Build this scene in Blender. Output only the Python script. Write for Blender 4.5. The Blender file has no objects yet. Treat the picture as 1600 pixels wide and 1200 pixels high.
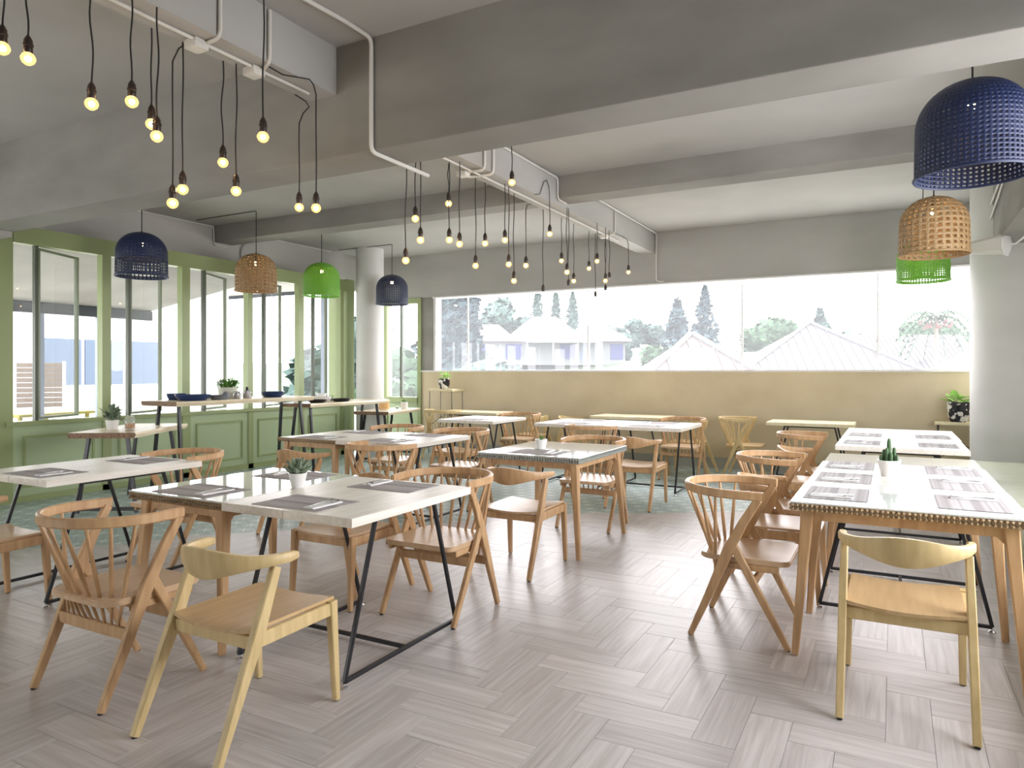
import bpy, bmesh, math, random
from mathutils import Vector, Matrix, noise
random.seed(7)
R = math.radians
C = bpy.context.scene.collection
SC = bpy.context.scene
# ------------------------------------------------------------------ camera, world, exposure
cam_d = bpy.data.cameras.new('camera'); cam = bpy.data.objects.new('camera', cam_d); C.objects.link(cam)
cam.location = (0, 0, 1.43); cam.rotation_euler = (R(90), 0, R(28.32))
cam_d.sensor_width = 36; cam_d.sensor_fit = 'HORIZONTAL'; cam_d.lens = 1104 * 36 / 1600
cam_d.shift_y = (581 - 600) / 1600 * 1.0
cam_d.clip_start = 0.05; cam_d.clip_end = 600
SC.camera = cam
w = bpy.data.worlds.new('sky'); SC.world = w; w.use_nodes = True
bg = w.node_tree.nodes['Background']; bg.inputs[0].default_value = (0.98, 0.965, 1.0, 1); bg.inputs[1].default_value = 6.0
vs = SC.view_settings; vs.view_transform = 'Standard'; vs.look = 'None'; vs.gamma = 1; vs.use_curve_mapping = False
vs.exposure = 1.02
SC.cycles.max_bounces = 10; SC.cycles.diffuse_bounces = 6; SC.cycles.transparent_max_bounces = 16
SC.cycles.transmission_bounces = 8; SC.cycles.glossy_bounces = 4
SC.cycles.sample_clamp_indirect = 6
SC.cycles.use_denoising = True
def portal(name, loc, rot, sx, sy):
    l = bpy.data.lights.new(name, 'AREA'); l.shape = 'RECTANGLE'; l.size = sx; l.size_y = sy
    l.cycles.is_portal = True
    o = bpy.data.objects.new(name, l); C.objects.link(o); o.location = loc; o.rotation_euler = rot
portal('portal_back', (-3.3, 10.95, 2.1), (R(-90), 0, 0), 8.6, 1.7)
portal('portal_left', (-9.3, 4.6, 1.95), (0, R(-90), 0), 2.6, 12.0)
portal('portal_right', (2.2, 4.15, 1.9), (0, R(90), 0), 2.0, 3.6)
portal('portal_front', (-6.4, -4.2, 1.15), (R(90), 0, 0), 1.6, 2.3)

# ------------------------------------------------------------------ materials
def mat(name, col, rough=0.5, metal=0.0, spec=0.5, emit=None, est=0.0):
    m = bpy.data.materials.new(name); m.use_nodes = True
    b = m.node_tree.nodes['Principled BSDF']
    b.inputs['Base Color'].default_value = (*col, 1); b.inputs['Roughness'].default_value = rough
    b.inputs['Metallic'].default_value = metal; b.inputs['Specular IOR Level'].default_value = spec
    if emit: b.inputs['Emission Color'].default_value = (*emit, 1); b.inputs['Emission Strength'].default_value = est
    return m
def nn(m, t, **kw):
    n = m.node_tree.nodes.new(t)
    for k, v in kw.items(): setattr(n, k, v)
    return n
def varied(name, c1, c2, rough=0.5, scale=(3, 3, 3), nscale=2.0, detail=5, bump=0.0, spec=0.5, ramp=(0.3, 0.7), coord='Object', rand=False, c3=None):
    """two or three tone noise material on object coordinates, stretched by scale"""
    m = mat(name, c1, rough, spec=spec); nt = m.node_tree; L = nt.links.new; b = nt.nodes['Principled BSDF']
    tc = nn(m, 'ShaderNodeTexCoord'); mp = nn(m, 'ShaderNodeMapping'); mp.inputs['Scale'].default_value = scale
    L(tc.outputs[coord], mp.inputs['Vector'])
    if rand:
        oi = nn(m, 'ShaderNodeObjectInfo'); mu = nn(m, 'ShaderNodeMath', operation='MULTIPLY'); mu.inputs[1].default_value = 37.0
        L(oi.outputs['Random'], mu.inputs[0]); L(mu.outputs[0], mp.inputs['Location'])
    nz = nn(m, 'ShaderNodeTexNoise'); nz.inputs['Scale'].default_value = nscale; nz.inputs['Detail'].default_value = detail
    L(mp.outputs[0], nz.inputs['Vector'])
    cr = nn(m, 'ShaderNodeValToRGB'); cr.color_ramp.elements[0].position = ramp[0]; cr.color_ramp.elements[1].position = ramp[1]
    cr.color_ramp.elements[0].color = (*c1, 1); cr.color_ramp.elements[1].color = (*c2, 1)
    if c3: e = cr.color_ramp.elements.new((ramp[0] + ramp[1]) / 2); e.color = (*c3, 1)
    L(nz.outputs['Fac'], cr.inputs[0]); out = cr.outputs[0]
    if rand:
        hv = nn(m, 'ShaderNodeHueSaturation'); mr = nn(m, 'ShaderNodeMapRange'); mr.inputs['To Min'].default_value = 0.9; mr.inputs['To Max'].default_value = 1.08
        L(oi.outputs['Random'], mr.inputs['Value']); L(mr.outputs[0], hv.inputs['Value']); L(out, hv.inputs['Color']); out = hv.outputs[0]
    L(out, b.inputs['Base Color'])
    if bump:
        bp = nn(m, 'ShaderNodeBump'); bp.inputs['Strength'].default_value = bump; bp.inputs['Distance'].default_value = 0.004
        L(nz.outputs['Fac'], bp.inputs['Height']); L(bp.outputs[0], b.inputs['Normal'])
    return m
M = {}
M['oak'] = varied('oak wood', (0.42, 0.245, 0.115), (0.64, 0.42, 0.225), 0.42, (14, 14, 1.6), 2.0, 6, 0.05, ramp=(0.2, 0.75))
M['ash'] = varied('pale ash wood', (0.54, 0.40, 0.18), (0.74, 0.575, 0.30), 0.42, (14, 14, 1.6), 2.0, 6, 0.05, ramp=(0.2, 0.75))
M['ash_seat'] = varied('pale ash seat', (0.52, 0.35, 0.17), (0.68, 0.48, 0.26), 0.36, (18, 1.6, 6), 2.0, 6, 0.04, ramp=(0.2, 0.8))
M['oak_seat'] = varied('oak seat', (0.54, 0.36, 0.21), (0.70, 0.50, 0.32), 0.32, (18, 1.6, 6), 2.0, 6, 0.04, ramp=(0.2, 0.8))
M['whiteplank'] = varied('white washed plank', (0.72, 0.68, 0.60), (0.86, 0.83, 0.77), 0.33, (22, 1.2, 22), 2.0, 6, 0.05, rand=True)
M['livetop'] = varied('pale live edge slab', (0.66, 0.55, 0.36), (0.80, 0.72, 0.54), 0.35, (12, 1.5, 12), 2.0, 6, 0.05)
M['bark'] = varied('brown slab end', (0.13, 0.075, 0.045), (0.30, 0.18, 0.10), 0.6, (20, 20, 20), 2.0, 5, 0.2)
M['palepine'] = varied('pale pine top', (0.72, 0.62, 0.38), (0.82, 0.74, 0.52), 0.4, (12, 1.5, 12), 2.0, 5)
M['black'] = mat('black painted steel', (0.015, 0.016, 0.02), 0.35)
M['chrome'] = mat('polished steel', (0.75, 0.75, 0.78), 0.15, 1.0)
M['steel'] = mat('cutlery steel', (0.62, 0.62, 0.63), 0.22, 1.0)
M['napkin'] = varied('white paper napkin', (0.80, 0.80, 0.80), (0.88, 0.88, 0.88), 0.8, (30, 30, 30), 2)
M['rattan_edge'] = varied('braided rattan', (0.20, 0.13, 0.06), (0.50, 0.36, 0.20), 0.6, (60, 60, 60), 2, 3, 0.3)
M['rattan_top'] = varied('pale woven rattan', (0.80, 0.77, 0.71), (0.88, 0.86, 0.82), 0.5, (60, 60, 60), 2, 3, 0.1)
M['grayedge'] = varied('grey woven edge', (0.17, 0.19, 0.17), (0.42, 0.44, 0.40), 0.6, (60, 60, 60), 2, 3, 0.3)
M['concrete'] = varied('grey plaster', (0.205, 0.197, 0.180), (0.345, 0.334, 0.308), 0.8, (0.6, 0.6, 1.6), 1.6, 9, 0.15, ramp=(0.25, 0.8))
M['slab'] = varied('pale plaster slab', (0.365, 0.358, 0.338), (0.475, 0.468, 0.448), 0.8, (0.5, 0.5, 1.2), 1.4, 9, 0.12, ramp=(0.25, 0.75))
M['whitewall'] = varied('white plaster', (0.74, 0.74, 0.73), (0.84, 0.84, 0.83), 0.7, (0.6, 0.6, 0.6), 1.4, 6, 0.08)
M['column'] = varied('light grey plaster', (0.60, 0.60, 0.585), (0.70, 0.70, 0.685), 0.6, (0.6, 0.6, 1.2), 1.4, 6, 0.08)
M['tan'] = varied('tan cement render', (0.58, 0.47, 0.30), (0.74, 0.62, 0.43), 0.6, (0.7, 0.7, 0.9), 1.6, 10, 0.1, ramp=(0.25, 0.72), c3=(0.66, 0.56, 0.38))
M['plinth'] = varied('grey render plinth', (0.36, 0.36, 0.33), (0.48, 0.47, 0.42), 0.7, (0.7, 0.7, 0.7), 2, 6)
M['green'] = mat('sage green paint', (0.27, 0.325, 0.145), 0.42)
M['greenpanel'] = mat('light sage green paint', (0.36, 0.445, 0.265), 0.45)
M['greendark'] = mat('dark green steel', (0.06, 0.075, 0.045), 0.4)
M['casement'] = mat('casement grey green', (0.16, 0.19, 0.12), 0.4)
M['conduit'] = mat('painted conduit', (0.66, 0.65, 0.61), 0.5)
M['cable'] = mat('black cable', (0.012, 0.011, 0.012), 0.6)
M['bakelite'] = mat('bakelite socket', (0.03, 0.02, 0.016), 0.35)
M['core'] = mat('lit filament core', (1, 0.8, 0.5), 0.3, emit=(1.0, 0.62, 0.28), est=110)
def shell_mat():
    m = bpy.data.materials.new('frosted bulb shell'); m.use_nodes = True; nt = m.node_tree; nt.nodes.clear(); L = nt.links.new
    out = nt.nodes.new('ShaderNodeOutputMaterial'); tr = nt.nodes.new('ShaderNodeBsdfTransparent'); em = nt.nodes.new('ShaderNodeEmission')
    em.inputs[0].default_value = (1.0, 0.56, 0.20, 1); em.inputs[1].default_value = 1.15
    mx = nt.nodes.new('ShaderNodeMixShader'); mx.inputs[0].default_value = 0.55
    L(tr.outputs[0], mx.inputs[1]); L(em.outputs[0], mx.inputs[2]); L(mx.outputs[0], out.inputs[0]); return m
M['bulb'] = shell_mat()
M['navy'] = mat('navy painted cane', (0.007, 0.016, 0.062), 0.5)
M['navygrey'] = mat('slate blue painted cane', (0.024, 0.034, 0.078), 0.5)
M['cane'] = varied('natural cane', (0.24, 0.145, 0.06), (0.40, 0.265, 0.13), 0.55, (30, 30, 30), 2, 3)
M['lime'] = mat('lime green painted cane', (0.15, 0.42, 0.03), 0.42)
M['upholstery'] = varied('pale sage vinyl', (0.52, 0.55, 0.41), (0.58, 0.61, 0.47), 0.45, (4, 4, 4), 2)
M['whitepot'] = mat('white glazed pot', (0.82, 0.82, 0.80), 0.25)
M['blackmotif'] = varied('black and white glazed pot', (0.015, 0.015, 0.02), (0.75, 0.73, 0.68), 0.2, (9, 9, 9), 1.6, 1, ramp=(0.52, 0.56))
M['greypot'] = mat('stone pot', (0.60, 0.61, 0.52), 0.6)
M['soil'] = mat('soil', (0.05, 0.035, 0.025), 0.9)
M['succulent'] = mat('grey green leaf', (0.19, 0.25, 0.17), 0.5)
M['leaf'] = mat('green leaf', (0.10, 0.24, 0.04), 0.5)
M['lightleaf'] = mat('light green leaf', (0.42, 0.66, 0.20), 0.5)
M['cactus'] = mat('cactus green', (0.055, 0.12, 0.045), 0.6)
M['navyglaze'] = mat('navy glazed ceramic', (0.02, 0.04, 0.12), 0.25)
M['greyglaze'] = mat('grey glazed ceramic', (0.20, 0.21, 0.23), 0.35)
M['blackglaze'] = mat('black glazed ceramic', (0.012, 0.013, 0.016), 0.3)
M['amber'] = mat('amber contents', (0.72, 0.42, 0.14), 0.4)
M['potpourri'] = varied('brown dried contents', (0.16, 0.08, 0.04), (0.62, 0.40, 0.24), 0.8, (50, 50, 50), 2, 2)
M['jarbody'] = mat('silvery jar', (0.55, 0.55, 0.56), 0.2, 0.7)
M['white'] = mat('white plastic', (0.86, 0.86, 0.86), 0.4)
M['grout'] = mat('floor grout', (0.46, 0.44, 0.43), 0.8)
def glass_mat(name, veil, tint=(1, 1, 1), gloss=1.0):
    m = bpy.data.materials.new(name); m.use_nodes = True; nt = m.node_tree; nt.nodes.clear(); L = nt.links.new
    out = nt.nodes.new('ShaderNodeOutputMaterial'); tr = nt.nodes.new('ShaderNodeBsdfTransparent'); tr.inputs[0].default_value = (*tint, 1)
    gl = nt.nodes.new('ShaderNodeBsdfGlossy'); gl.inputs['Roughness'].default_value = 0.02
    fr = nt.nodes.new('ShaderNodeFresnel'); fr.inputs[0].default_value = 1.45
    m1 = nt.nodes.new('ShaderNodeMixShader')
    if veil > 0:
        tl = nt.nodes.new('ShaderNodeBsdfTranslucent'); tl.inputs[0].default_value = (0.95, 0.97, 1, 1)
        m0 = nt.nodes.new('ShaderNodeMixShader'); m0.inputs[0].default_value = veil
        L(tr.outputs[0], m0.inputs[1]); L(tl.outputs[0], m0.inputs[2]); L(m0.outputs[0], m1.inputs[1])
    else: L(tr.outputs[0], m1.inputs[1])
    ge = nt.nodes.new('ShaderNodeNewGeometry'); mm = nt.nodes.new('ShaderNodeMath'); mm.operation = 'SUBTRACT'; mm.use_clamp = True
    L(fr.outputs[0], mm.inputs[0]); L(ge.outputs['Backfacing'], mm.inputs[1])   # no internal reflection inside the thin sheet
    L(mm.outputs[0], m1.inputs[0]); L(gl.outputs[0], m1.inputs[2]); L(m1.outputs[0], out.inputs[0])
    return m
M['pane_hazy'] = glass_mat('haze veil window glass', 0.035)  # translucent white mixed in as a stand-in for bright outdoor haze
M['pane'] = glass_mat('window glass', 0.03)  # slightly weaker share of the same mixed-in haze
M['tableglass'] = mat('white backed table glass', (0.78, 0.81, 0.79), 0.04)
M['jarglass'] = glass_mat('jar glass', 0.1)
# floor boards: grain along local x
def board_mat():
    m = mat('grey oak look tile', (0.5, 0.48, 0.47), 0.34); nt = m.node_tree; L = nt.links.new; b = nt.nodes['Principled BSDF']
    uv = nn(m, 'ShaderNodeUVMap'); mp = nn(m, 'ShaderNodeMapping'); mp.inputs['Scale'].default_value = (1.4, 26, 1)
    oi = nn(m, 'ShaderNodeObjectInfo'); mu = nn(m, 'ShaderNodeMath', operation='MULTIPLY'); mu.inputs[1].default_value = 91
    L(oi.outputs['Random'], mu.inputs[0]); L(mu.outputs[0], mp.inputs['Location']); L(uv.outputs[0], mp.inputs['Vector'])
    nz = nn(m, 'ShaderNodeTexNoise'); nz.inputs['Scale'].default_value = 1.6; nz.inputs['Detail'].default_value = 7; nz.inputs['Distortion'].default_value = 0.6
    L(mp.outputs[0], nz.inputs['Vector'])
    cr = nn(m, 'ShaderNodeValToRGB'); e = cr.color_ramp.elements
    e[0].position = 0.25; e[0].color = (0.43, 0.395, 0.38, 1); e[1].position = 0.72; e[1].color = (0.64, 0.61, 0.60, 1)
    L(nz.outputs['Fac'], cr.inputs[0])
    hv = nn(m, 'ShaderNodeHueSaturation'); mr = nn(m, 'ShaderNodeMapRange'); mr.inputs['To Min'].default_value = 0.88; mr.inputs['To Max'].default_value = 1.08
    L(oi.outputs['Random'], mr.inputs['Value']); L(mr.outputs[0], hv.inputs['Value']); L(cr.outputs[0], hv.inputs['Color']); L(hv.outputs[0], b.inputs['Base Color'])
    bp = nn(m, 'ShaderNodeBump'); bp.inputs['Strength'].default_value = 0.25; bp.inputs['Distance'].default_value = 0.002
    L(nz.outputs['Fac'], bp.inputs['Height']); L(bp.outputs[0], b.inputs['Normal'])
    return m
M['board'] = board_mat()
def star_mat():
    m = mat('patterned cement tile', (0.3, 0.42, 0.4), 0.4); nt = m.node_tree; L = nt.links.new; b = nt.nodes['Principled BSDF']
    uv = nn(m, 'ShaderNodeUVMap'); sp = nn(m, 'ShaderNodeSeparateXYZ'); L(uv.outputs[0], sp.inputs[0])
    def mth(op, a, bb=None):
        n = nn(m, 'ShaderNodeMath', operation=op)
        for i, v in ((0, a), (1, bb)):
            if v is None: continue
            if isinstance(v, (int, float)): n.inputs[i].default_value = v
            else: L(v, n.inputs[i])
        return n.outputs[0]
    x, y = sp.outputs[0], sp.outputs[1]
    ang = mth('ARCTAN2', y, x); r = mth('SQRT', mth('ADD', mth('MULTIPLY', x, x), mth('MULTIPLY', y, y)))
    d = mth('MULTIPLY', mth('ABSOLUTE', mth('SINE', mth('MULTIPLY', ang, 4.0))), mth('MULTIPLY', r, 0.25))
    ln = mth('LESS_THAN', d, 0.0035); ln = mth('MULTIPLY', ln, mth('LESS_THAN', r, 0.088))
    mx = nn(m, 'ShaderNodeMix', data_type='RGBA'); mx.inputs[6].default_value = (0.33, 0.43, 0.41, 1); mx.inputs[7].default_value = (0.70, 0.74, 0.70, 1)
    L(ln, mx.inputs[0]); L(mx.outputs[2], b.inputs['Base Color'])
    return m
M['startile'] = star_mat()
def placemat_mat():
    m = mat('woven grey placemat', (0.5, 0.47, 0.46), 0.7); nt = m.node_tree; L = nt.links.new; b = nt.nodes['Principled BSDF']
    tc = nn(m, 'ShaderNodeTexCoord'); mp = nn(m, 'ShaderNodeMapping'); mp.inputs['Scale'].default_value = (1, 14, 1); L(tc.outputs['Object'], mp.inputs[0])
    nz = nn(m, 'ShaderNodeTexNoise'); nz.noise_dimensions = '1D'; nz.inputs['Scale'].default_value = 1.6; nz.inputs['Detail'].default_value = 1
    sp = nn(m, 'ShaderNodeSeparateXYZ'); L(mp.outputs[0], sp.inputs[0]); L(sp.outputs[1], nz.inputs['W'])
    cr = nn(m, 'ShaderNodeValToRGB'); cr.color_ramp.elements[0].position = 0.42; cr.color_ramp.elements[1].position = 0.55
    cr.color_ramp.elements[0].color = (0.34, 0.32, 0.325, 1); cr.color_ramp.elements[1].color = (0.50, 0.48, 0.485, 1)
    L(nz.outputs[0], cr.inputs[0]); L(cr.outputs[0], b.inputs['Base Color'])
    return m
M['placemat'] = placemat_mat(); M['placemat'].node_tree.nodes['Principled BSDF'].inputs['Specular IOR Level'].default_value = 0.08

# ------------------------------------------------------------------ helpers
def obj(name, bm, m, parent=None, smooth=None, loc=None, rot=None):
    me = bpy.data.meshes.new(name)
    bmesh.ops.recalc_face_normals(bm, faces=bm.faces[:])
    bm.to_mesh(me); bm.free()
    for x in (m if isinstance(m, (list, tuple)) else [m]): me.materials.append(x)
    if smooth:
        me.shade_smooth(); me.set_sharp_from_angle(angle=R(smooth))
    o = bpy.data.objects.new(name, me); C.objects.link(o)
    if parent: o.parent = parent
    if loc: o.location = loc
    if rot: o.rotation_euler = rot
    return o
def thing(name, label, cat, loc=(0, 0, 0), rz=0, group=None):
    o = bpy.data.objects.new(name, None); o.empty_display_size = 0.1; C.objects.link(o); o.location = loc; o.rotation_euler = (0, 0, rz)
    o['label'] = label; o['category'] = cat
    if group: o['group'] = group
    return o
def tag(o, label, cat, group=None, kind=None):
    o['label'] = label; o['category'] = cat
    if group: o['group'] = group
    if kind: o['kind'] = kind
    return o
def struct(name, bm, m, parent=None, **k):
    o = obj(name, bm, m, parent, **k); o['kind'] = 'structure'; return o
def dup(root, loc, rz=0, label=None, group=None):
    r = root.copy(); C.objects.link(r); r.location = loc; r.rotation_euler = (0, 0, rz)
    if label: r['label'] = label
    if group: r['group'] = group
    for ch in list(root.children):
        c = ch.copy(); C.objects.link(c); c.parent = r
        for gch in list(ch.children):
            d = gch.copy(); C.objects.link(d); d.parent = c
    return r
def B(): return bmesh.new()
def box(bm, x0, x1, y0, y1, z0, z1, mi=0):
    v = [bm.verts.new(p) for p in ((x0, y0, z0), (x1, y0, z0), (x1, y1, z0), (x0, y1, z0), (x0, y0, z1), (x1, y0, z1), (x1, y1, z1), (x0, y1, z1))]
    for q in ((0, 3, 2, 1), (4, 5, 6, 7), (0, 1, 5, 4), (1, 2, 6, 5), (2, 3, 7, 6), (3, 0, 4, 7)):
        f = bm.faces.new([v[i] for i in q]); f.material_index = mi
    return bm
def bbox(x0, x1, y0, y1, z0, z1, bev=0.0):
    bm = B(); box(bm, x0, x1, y0, y1, z0, z1)
    if bev: bmesh.ops.bevel(bm, geom=bm.edges[:] , offset=bev, segments=2, affect='EDGES', profile=0.5)
    return bm
def prism(bm, poly, z0, z1, mi=0):
    a = [bm.verts.new((x, y, z0)) for x, y in poly]; b = [bm.verts.new((x, y, z1)) for x, y in poly]; n = len(poly)
    fs = [bm.faces.new(a[::-1]), bm.faces.new(b)] + [bm.faces.new((a[i], a[(i + 1) % n], b[(i + 1) % n], b[i])) for i in range(n)]
    for f in fs: f.material_index = mi
    return bm
def sweep(bm, pts, secs, side=None, up=None, closed=False, cap=True):
    """loft cross-sections (lists of (side, up) offsets) along pts; side or up fixes the frame"""
    pts = [Vector(p) for p in pts]; n = len(pts); rings = []
    for i, p in enumerate(pts):
        a = pts[(i - 1) % n] if (i or closed) else p; b = pts[(i + 1) % n] if (i < n - 1 or closed) else p
        t = (b - a).normalized()
        if side is not None: s = Vector(side); s = (s - t * s.dot(t)).normalized(); u = t.cross(s).normalized() * -1
        else: uu = Vector(up or (0, 0, 1)); u = (uu - t * uu.dot(t)).normalized(); s = t.cross(u).normalized()
        sec = secs[i] if isinstance(secs[0][0], (list, tuple)) else secs
        rings.append([bm.verts.new(p + s * x + u * y) for x, y in sec])
    k = len(rings[0])
    for i in range(n if closed else n - 1):
        r0, r1 = rings[i], rings[(i + 1) % n]
        for j in range(k): bm.faces.new((r0[j], r0[(j + 1) % k], r1[(j + 1) % k], r1[j]))
    if cap and not closed: bm.faces.new(rings[0][::-1]); bm.faces.new(rings[-1])
    return bm
def rsec(w, h, c=0.004):
    a, b = w / 2, h / 2; c = min(c, a * .8, b * .8)
    return [(-a + c, -b), (a - c, -b), (a, -b + c), (a, b - c), (a - c, b), (-a + c, b), (-a, b - c), (-a, -b + c)]
def csec(r, n=8): return [(r * math.cos(2 * math.pi * i / n), r * math.sin(2 * math.pi * i / n)) for i in range(n)]
def tube(bm, pts, r, n=8, closed=False):
    up = (0, 0, 1)
    pts = [Vector(p) for p in pts]; d = (pts[-1] - pts[0])
    vert = all(abs((pts[i + 1] - pts[i]).normalized().z) > 0.9 for i in range(len(pts) - 1))
    if vert: return sweep(bm, pts, csec(r, n), up=(0.3, 1, 0), closed=closed)
    # parallel transport
    rings = []; t0 = (pts[1] - pts[0]).normalized(); s = t0.orthogonal().normalized()
    for i, p in enumerate(pts):
        a = pts[max(i - 1, 0)]; b = pts[min(i + 1, len(pts) - 1)]; t = (b - a).normalized()
        s = (s - t * s.dot(t)).normalized(); u = t.cross(s)
        rings.append([bm.verts.new(p + s * x + u * y) for x, y in csec(r, n)])
    for i in range(len(pts) - 1):
        for j in range(n): bm.faces.new((rings[i][j], rings[i][(j + 1) % n], rings[i + 1][(j + 1) % n], rings[i + 1][j]))
    bm.faces.new(rings[0][::-1]); bm.faces.new(rings[-1])
    return bm
def lathe(bm, prof, n=24, x=0, y=0, mi=0):
    """revolve (r, z) profile; r=0 ends close"""
    rings = []
    for r, z in prof:
        if r < 1e-6: rings.append([bm.verts.new((x, y, z))])
        else: rings.append([bm.verts.new((x + r * math.cos(2 * math.pi * i / n), y + r * math.sin(2 * math.pi * i / n), z)) for i in range(n)])
    for a, b in zip(rings, rings[1:]):
        for j in range(n):
            k = (j + 1) % n
            if len(a) == 1 and len(b) == 1: continue
            if len(a) == 1: f = bm.faces.new((a[0], b[j], b[k]))
            elif len(b) == 1: f = bm.faces.new((a[j], a[k], b[0]))
            else: f = bm.faces.new((a[j], a[k], b[k], b[j]))
            f.material_index = mi
    return bm

# ------------------------------------------------------------------ the setting
ZC = 3.588; YB = 10.7; XL = -8.4; XF = -8.83; XR = 1.95; YF = -4.0
floor = struct('floor', bbox(XF - .2, XR + .2, YF - .2, YB + .2, -0.2, -0.003), M['grout'])
struct('ceiling', bbox(XF - .2, XR + .2, YF - .2, YB + .2, ZC, ZC + 0.2), M['slab'])
# boundary of the patterned tile area
CV = [(-9.2, 1.2), (-7.4, 2.35), (-6.2, 3.15), (-5.62, 3.62), (-5.36, 4.15), (-4.75, 4.72), (-3.95, 5.25), (-3.45, 6.0), (-2.75, 6.65), (-2.1, 6.98), (-1.3, 7.55), (-0.5, 8.1), (0.6, 8.6), (2.2, 9.2)]
def side_of(x, y):
    """signed distance to the boundary, positive on the patterned side; plus nearest point and normal"""
    best = None
    for (x0, y0), (x1, y1) in zip(CV, CV[1:]):
        dx, dy = x1 - x0, y1 - y0; L2 = dx * dx + dy * dy
        t = max(0, min(1, ((x - x0) * dx + (y - y0) * dy) / L2)); px, py = x0 + t * dx, y0 + t * dy
        d = math.hypot(x - px, y - py); nx, ny = -dy / math.sqrt(L2), dx / math.sqrt(L2)
        if best is None or d < best[0] - 1e-9: best = (d, px, py, nx, ny)
    d, px, py, nx, ny = best
    s = (x - px) * nx + (y - py) * ny
    return (d if s > 0 else -d), px, py, nx, ny
def piece_mesh(poly, uvs, t=0.012, bev=0.0012):
    bm = B(); uvl = bm.loops.layers.uv.new('UVMap')
    n = len(poly); cx = sum(p[0] for p in poly) / n; cy = sum(p[1] for p in poly) / n
    def ins(p):
        d = math.hypot(p[0] - cx, p[1] - cy); k = 1 - bev / max(d, .01); return (cx + (p[0] - cx) * k, cy + (p[1] - cy) * k)
    top = [bm.verts.new((*ins(p), 0)) for p in poly]; mid = [bm.verts.new((*p, -bev)) for p in poly]
    fs = [bm.faces.new(top)] + [bm.faces.new((mid[i], mid[(i + 1) % n], top[(i + 1) % n], top[i])) for i in range(n)]
    for f in fs:
        for l in f.loops: l[uvl].uv = uvs(l.vert.co.x, l.vert.co.y)
    return bm
def clip(poly, px, py, nx, ny):
    """keep the part of a convex polygon where (p-(px,py)).n >= 0"""
    out = []; n = len(poly)
    for i in range(n):
        a, b = poly[i], poly[(i + 1) % n]
        da = (a[0] - px) * nx + (a[1] - py) * ny; db = (b[0] - px) * nx + (b[1] - py) * ny
        if da >= 0: out.append(a)
        if (da > 0 > db) or (da < 0 < db):
            t = da / (da - db); out.append((a[0] + t * (b[0] - a[0]), a[1] + t * (b[1] - a[1])))
    return out
CA, SA = math.cos(R(28.32)), math.sin(R(28.32))
def in_view(x, y, m=0.6):
    t = -x * SA + y * CA; r = x * CA + y * SA
    return t > 0.9 and abs(r) < t * 0.725 + m
def lay(pieces, name, matl, sgn, maxn=285):
    """pieces: (cx, cy, poly local, angle, uvf); nearest ones become parts of the floor, the rest one stuff part"""
    todo = []
    for cx, cy, poly, ang, uvf in pieces:
        if not (XF < cx < XR and YF < cy < YB): continue
        d, px, py, nx, ny = side_of(cx, cy); d *= sgn
        rad = max(math.hypot(*p) for p in poly)
        if d < -rad: continue
        ca, sa = math.cos(ang), math.sin(ang)
        P2 = poly; clipped = False
        if d < rad:
            lx, ly = (px - cx), (py - cy)
            lp = (lx * ca + ly * sa - sgn * 0.0 , -lx * sa + ly * ca)
            ln = ((nx * ca + ny * sa) * sgn, (-nx * sa + ny * ca) * sgn)
            off = 0.002
            P2 = clip(poly, lp[0] + ln[0] * off, lp[1] + ln[1] * off, *ln); clipped = len(P2) != len(poly) or any(a != b for a, b in zip(P2, poly))
            if len(P2) < 3: continue
            area = abs(sum(P2[i][0] * P2[(i + 1) % len(P2)][1] - P2[(i + 1) % len(P2)][0] * P2[i][1] for i in range(len(P2)))) / 2
            if area < 2e-4: continue
        todo.append((in_view(cx, cy), math.hypot(cx, cy), cx, cy, P2, ang, uvf, clipped))
    todo.sort(key=lambda q: (not q[0], q[1]))
    shared = {}; rest = B(); ruv = rest.loops.layers.uv.new('UVMap')
    for i, (vis, dd, cx, cy, poly, ang, uvf, clipped) in enumerate(todo):
        if i < maxn and vis:
            key = None if clipped else tuple(poly)
            if key in shared and key: me = shared[key]
            else:
                bm = piece_mesh(poly, uvf); me = bpy.data.meshes.new(name); bm.to_mesh(me); bm.free(); me.materials.append(matl)
                if key: shared[key] = me
            o = bpy.data.objects.new(name, me); C.objects.link(o); o.parent = floor
            o.location = (cx, cy, random.uniform(-0.0004, 0.0)); o.rotation_euler = (0, 0, ang)
        else:
            bm = piece_mesh(poly, uvf); me = bpy.data.meshes.new('tmp'); bm.to_mesh(me); bm.free()
            me.transform(Matrix.Translation((cx, cy, 0)) @ Matrix.Rotation(ang, 4, 'Z')); 
            rest.from_mesh(me); bpy.data.meshes.remove(me)
    o = obj(name + 's_beyond', rest, matl, floor); o['kind'] = 'stuff'
W_, L_ = 0.167, 0.501
e_ = .0006; plank = [(-L_ / 2 + e_, -W_ / 2 + e_), (L_ / 2 - e_, -W_ / 2 + e_), (L_ / 2 - e_, W_ / 2 - e_), (-L_ / 2 + e_, W_ / 2 - e_)]
pieces = []
for i in range(-70, 80):
    for j in range(-14, 16):
        # herringbone: vertical boards step down one width per column; period 6 widths along each row
        x0 = -0.86 + W_ * i; yt = 3.42 - W_ * i + 6 * W_ * j
        pieces.append((x0 + W_ / 2, yt - L_ / 2, plank, math.pi / 2, lambda x, y: (x, y)))
        hx = x0; hy = yt        # a horizontal board on top of each vertical one, running left
        pieces.append((x0 + W_ - L_ / 2 + L_ , yt - W_ / 2 , plank, 0.0, lambda x, y: (x, y)))
pieces = [p for p in pieces if XF < p[0] < XR and YF < p[1] < YB]
lay(pieces, 'wood_look_tile', M['board'], -1)
hr = 0.115
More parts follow.
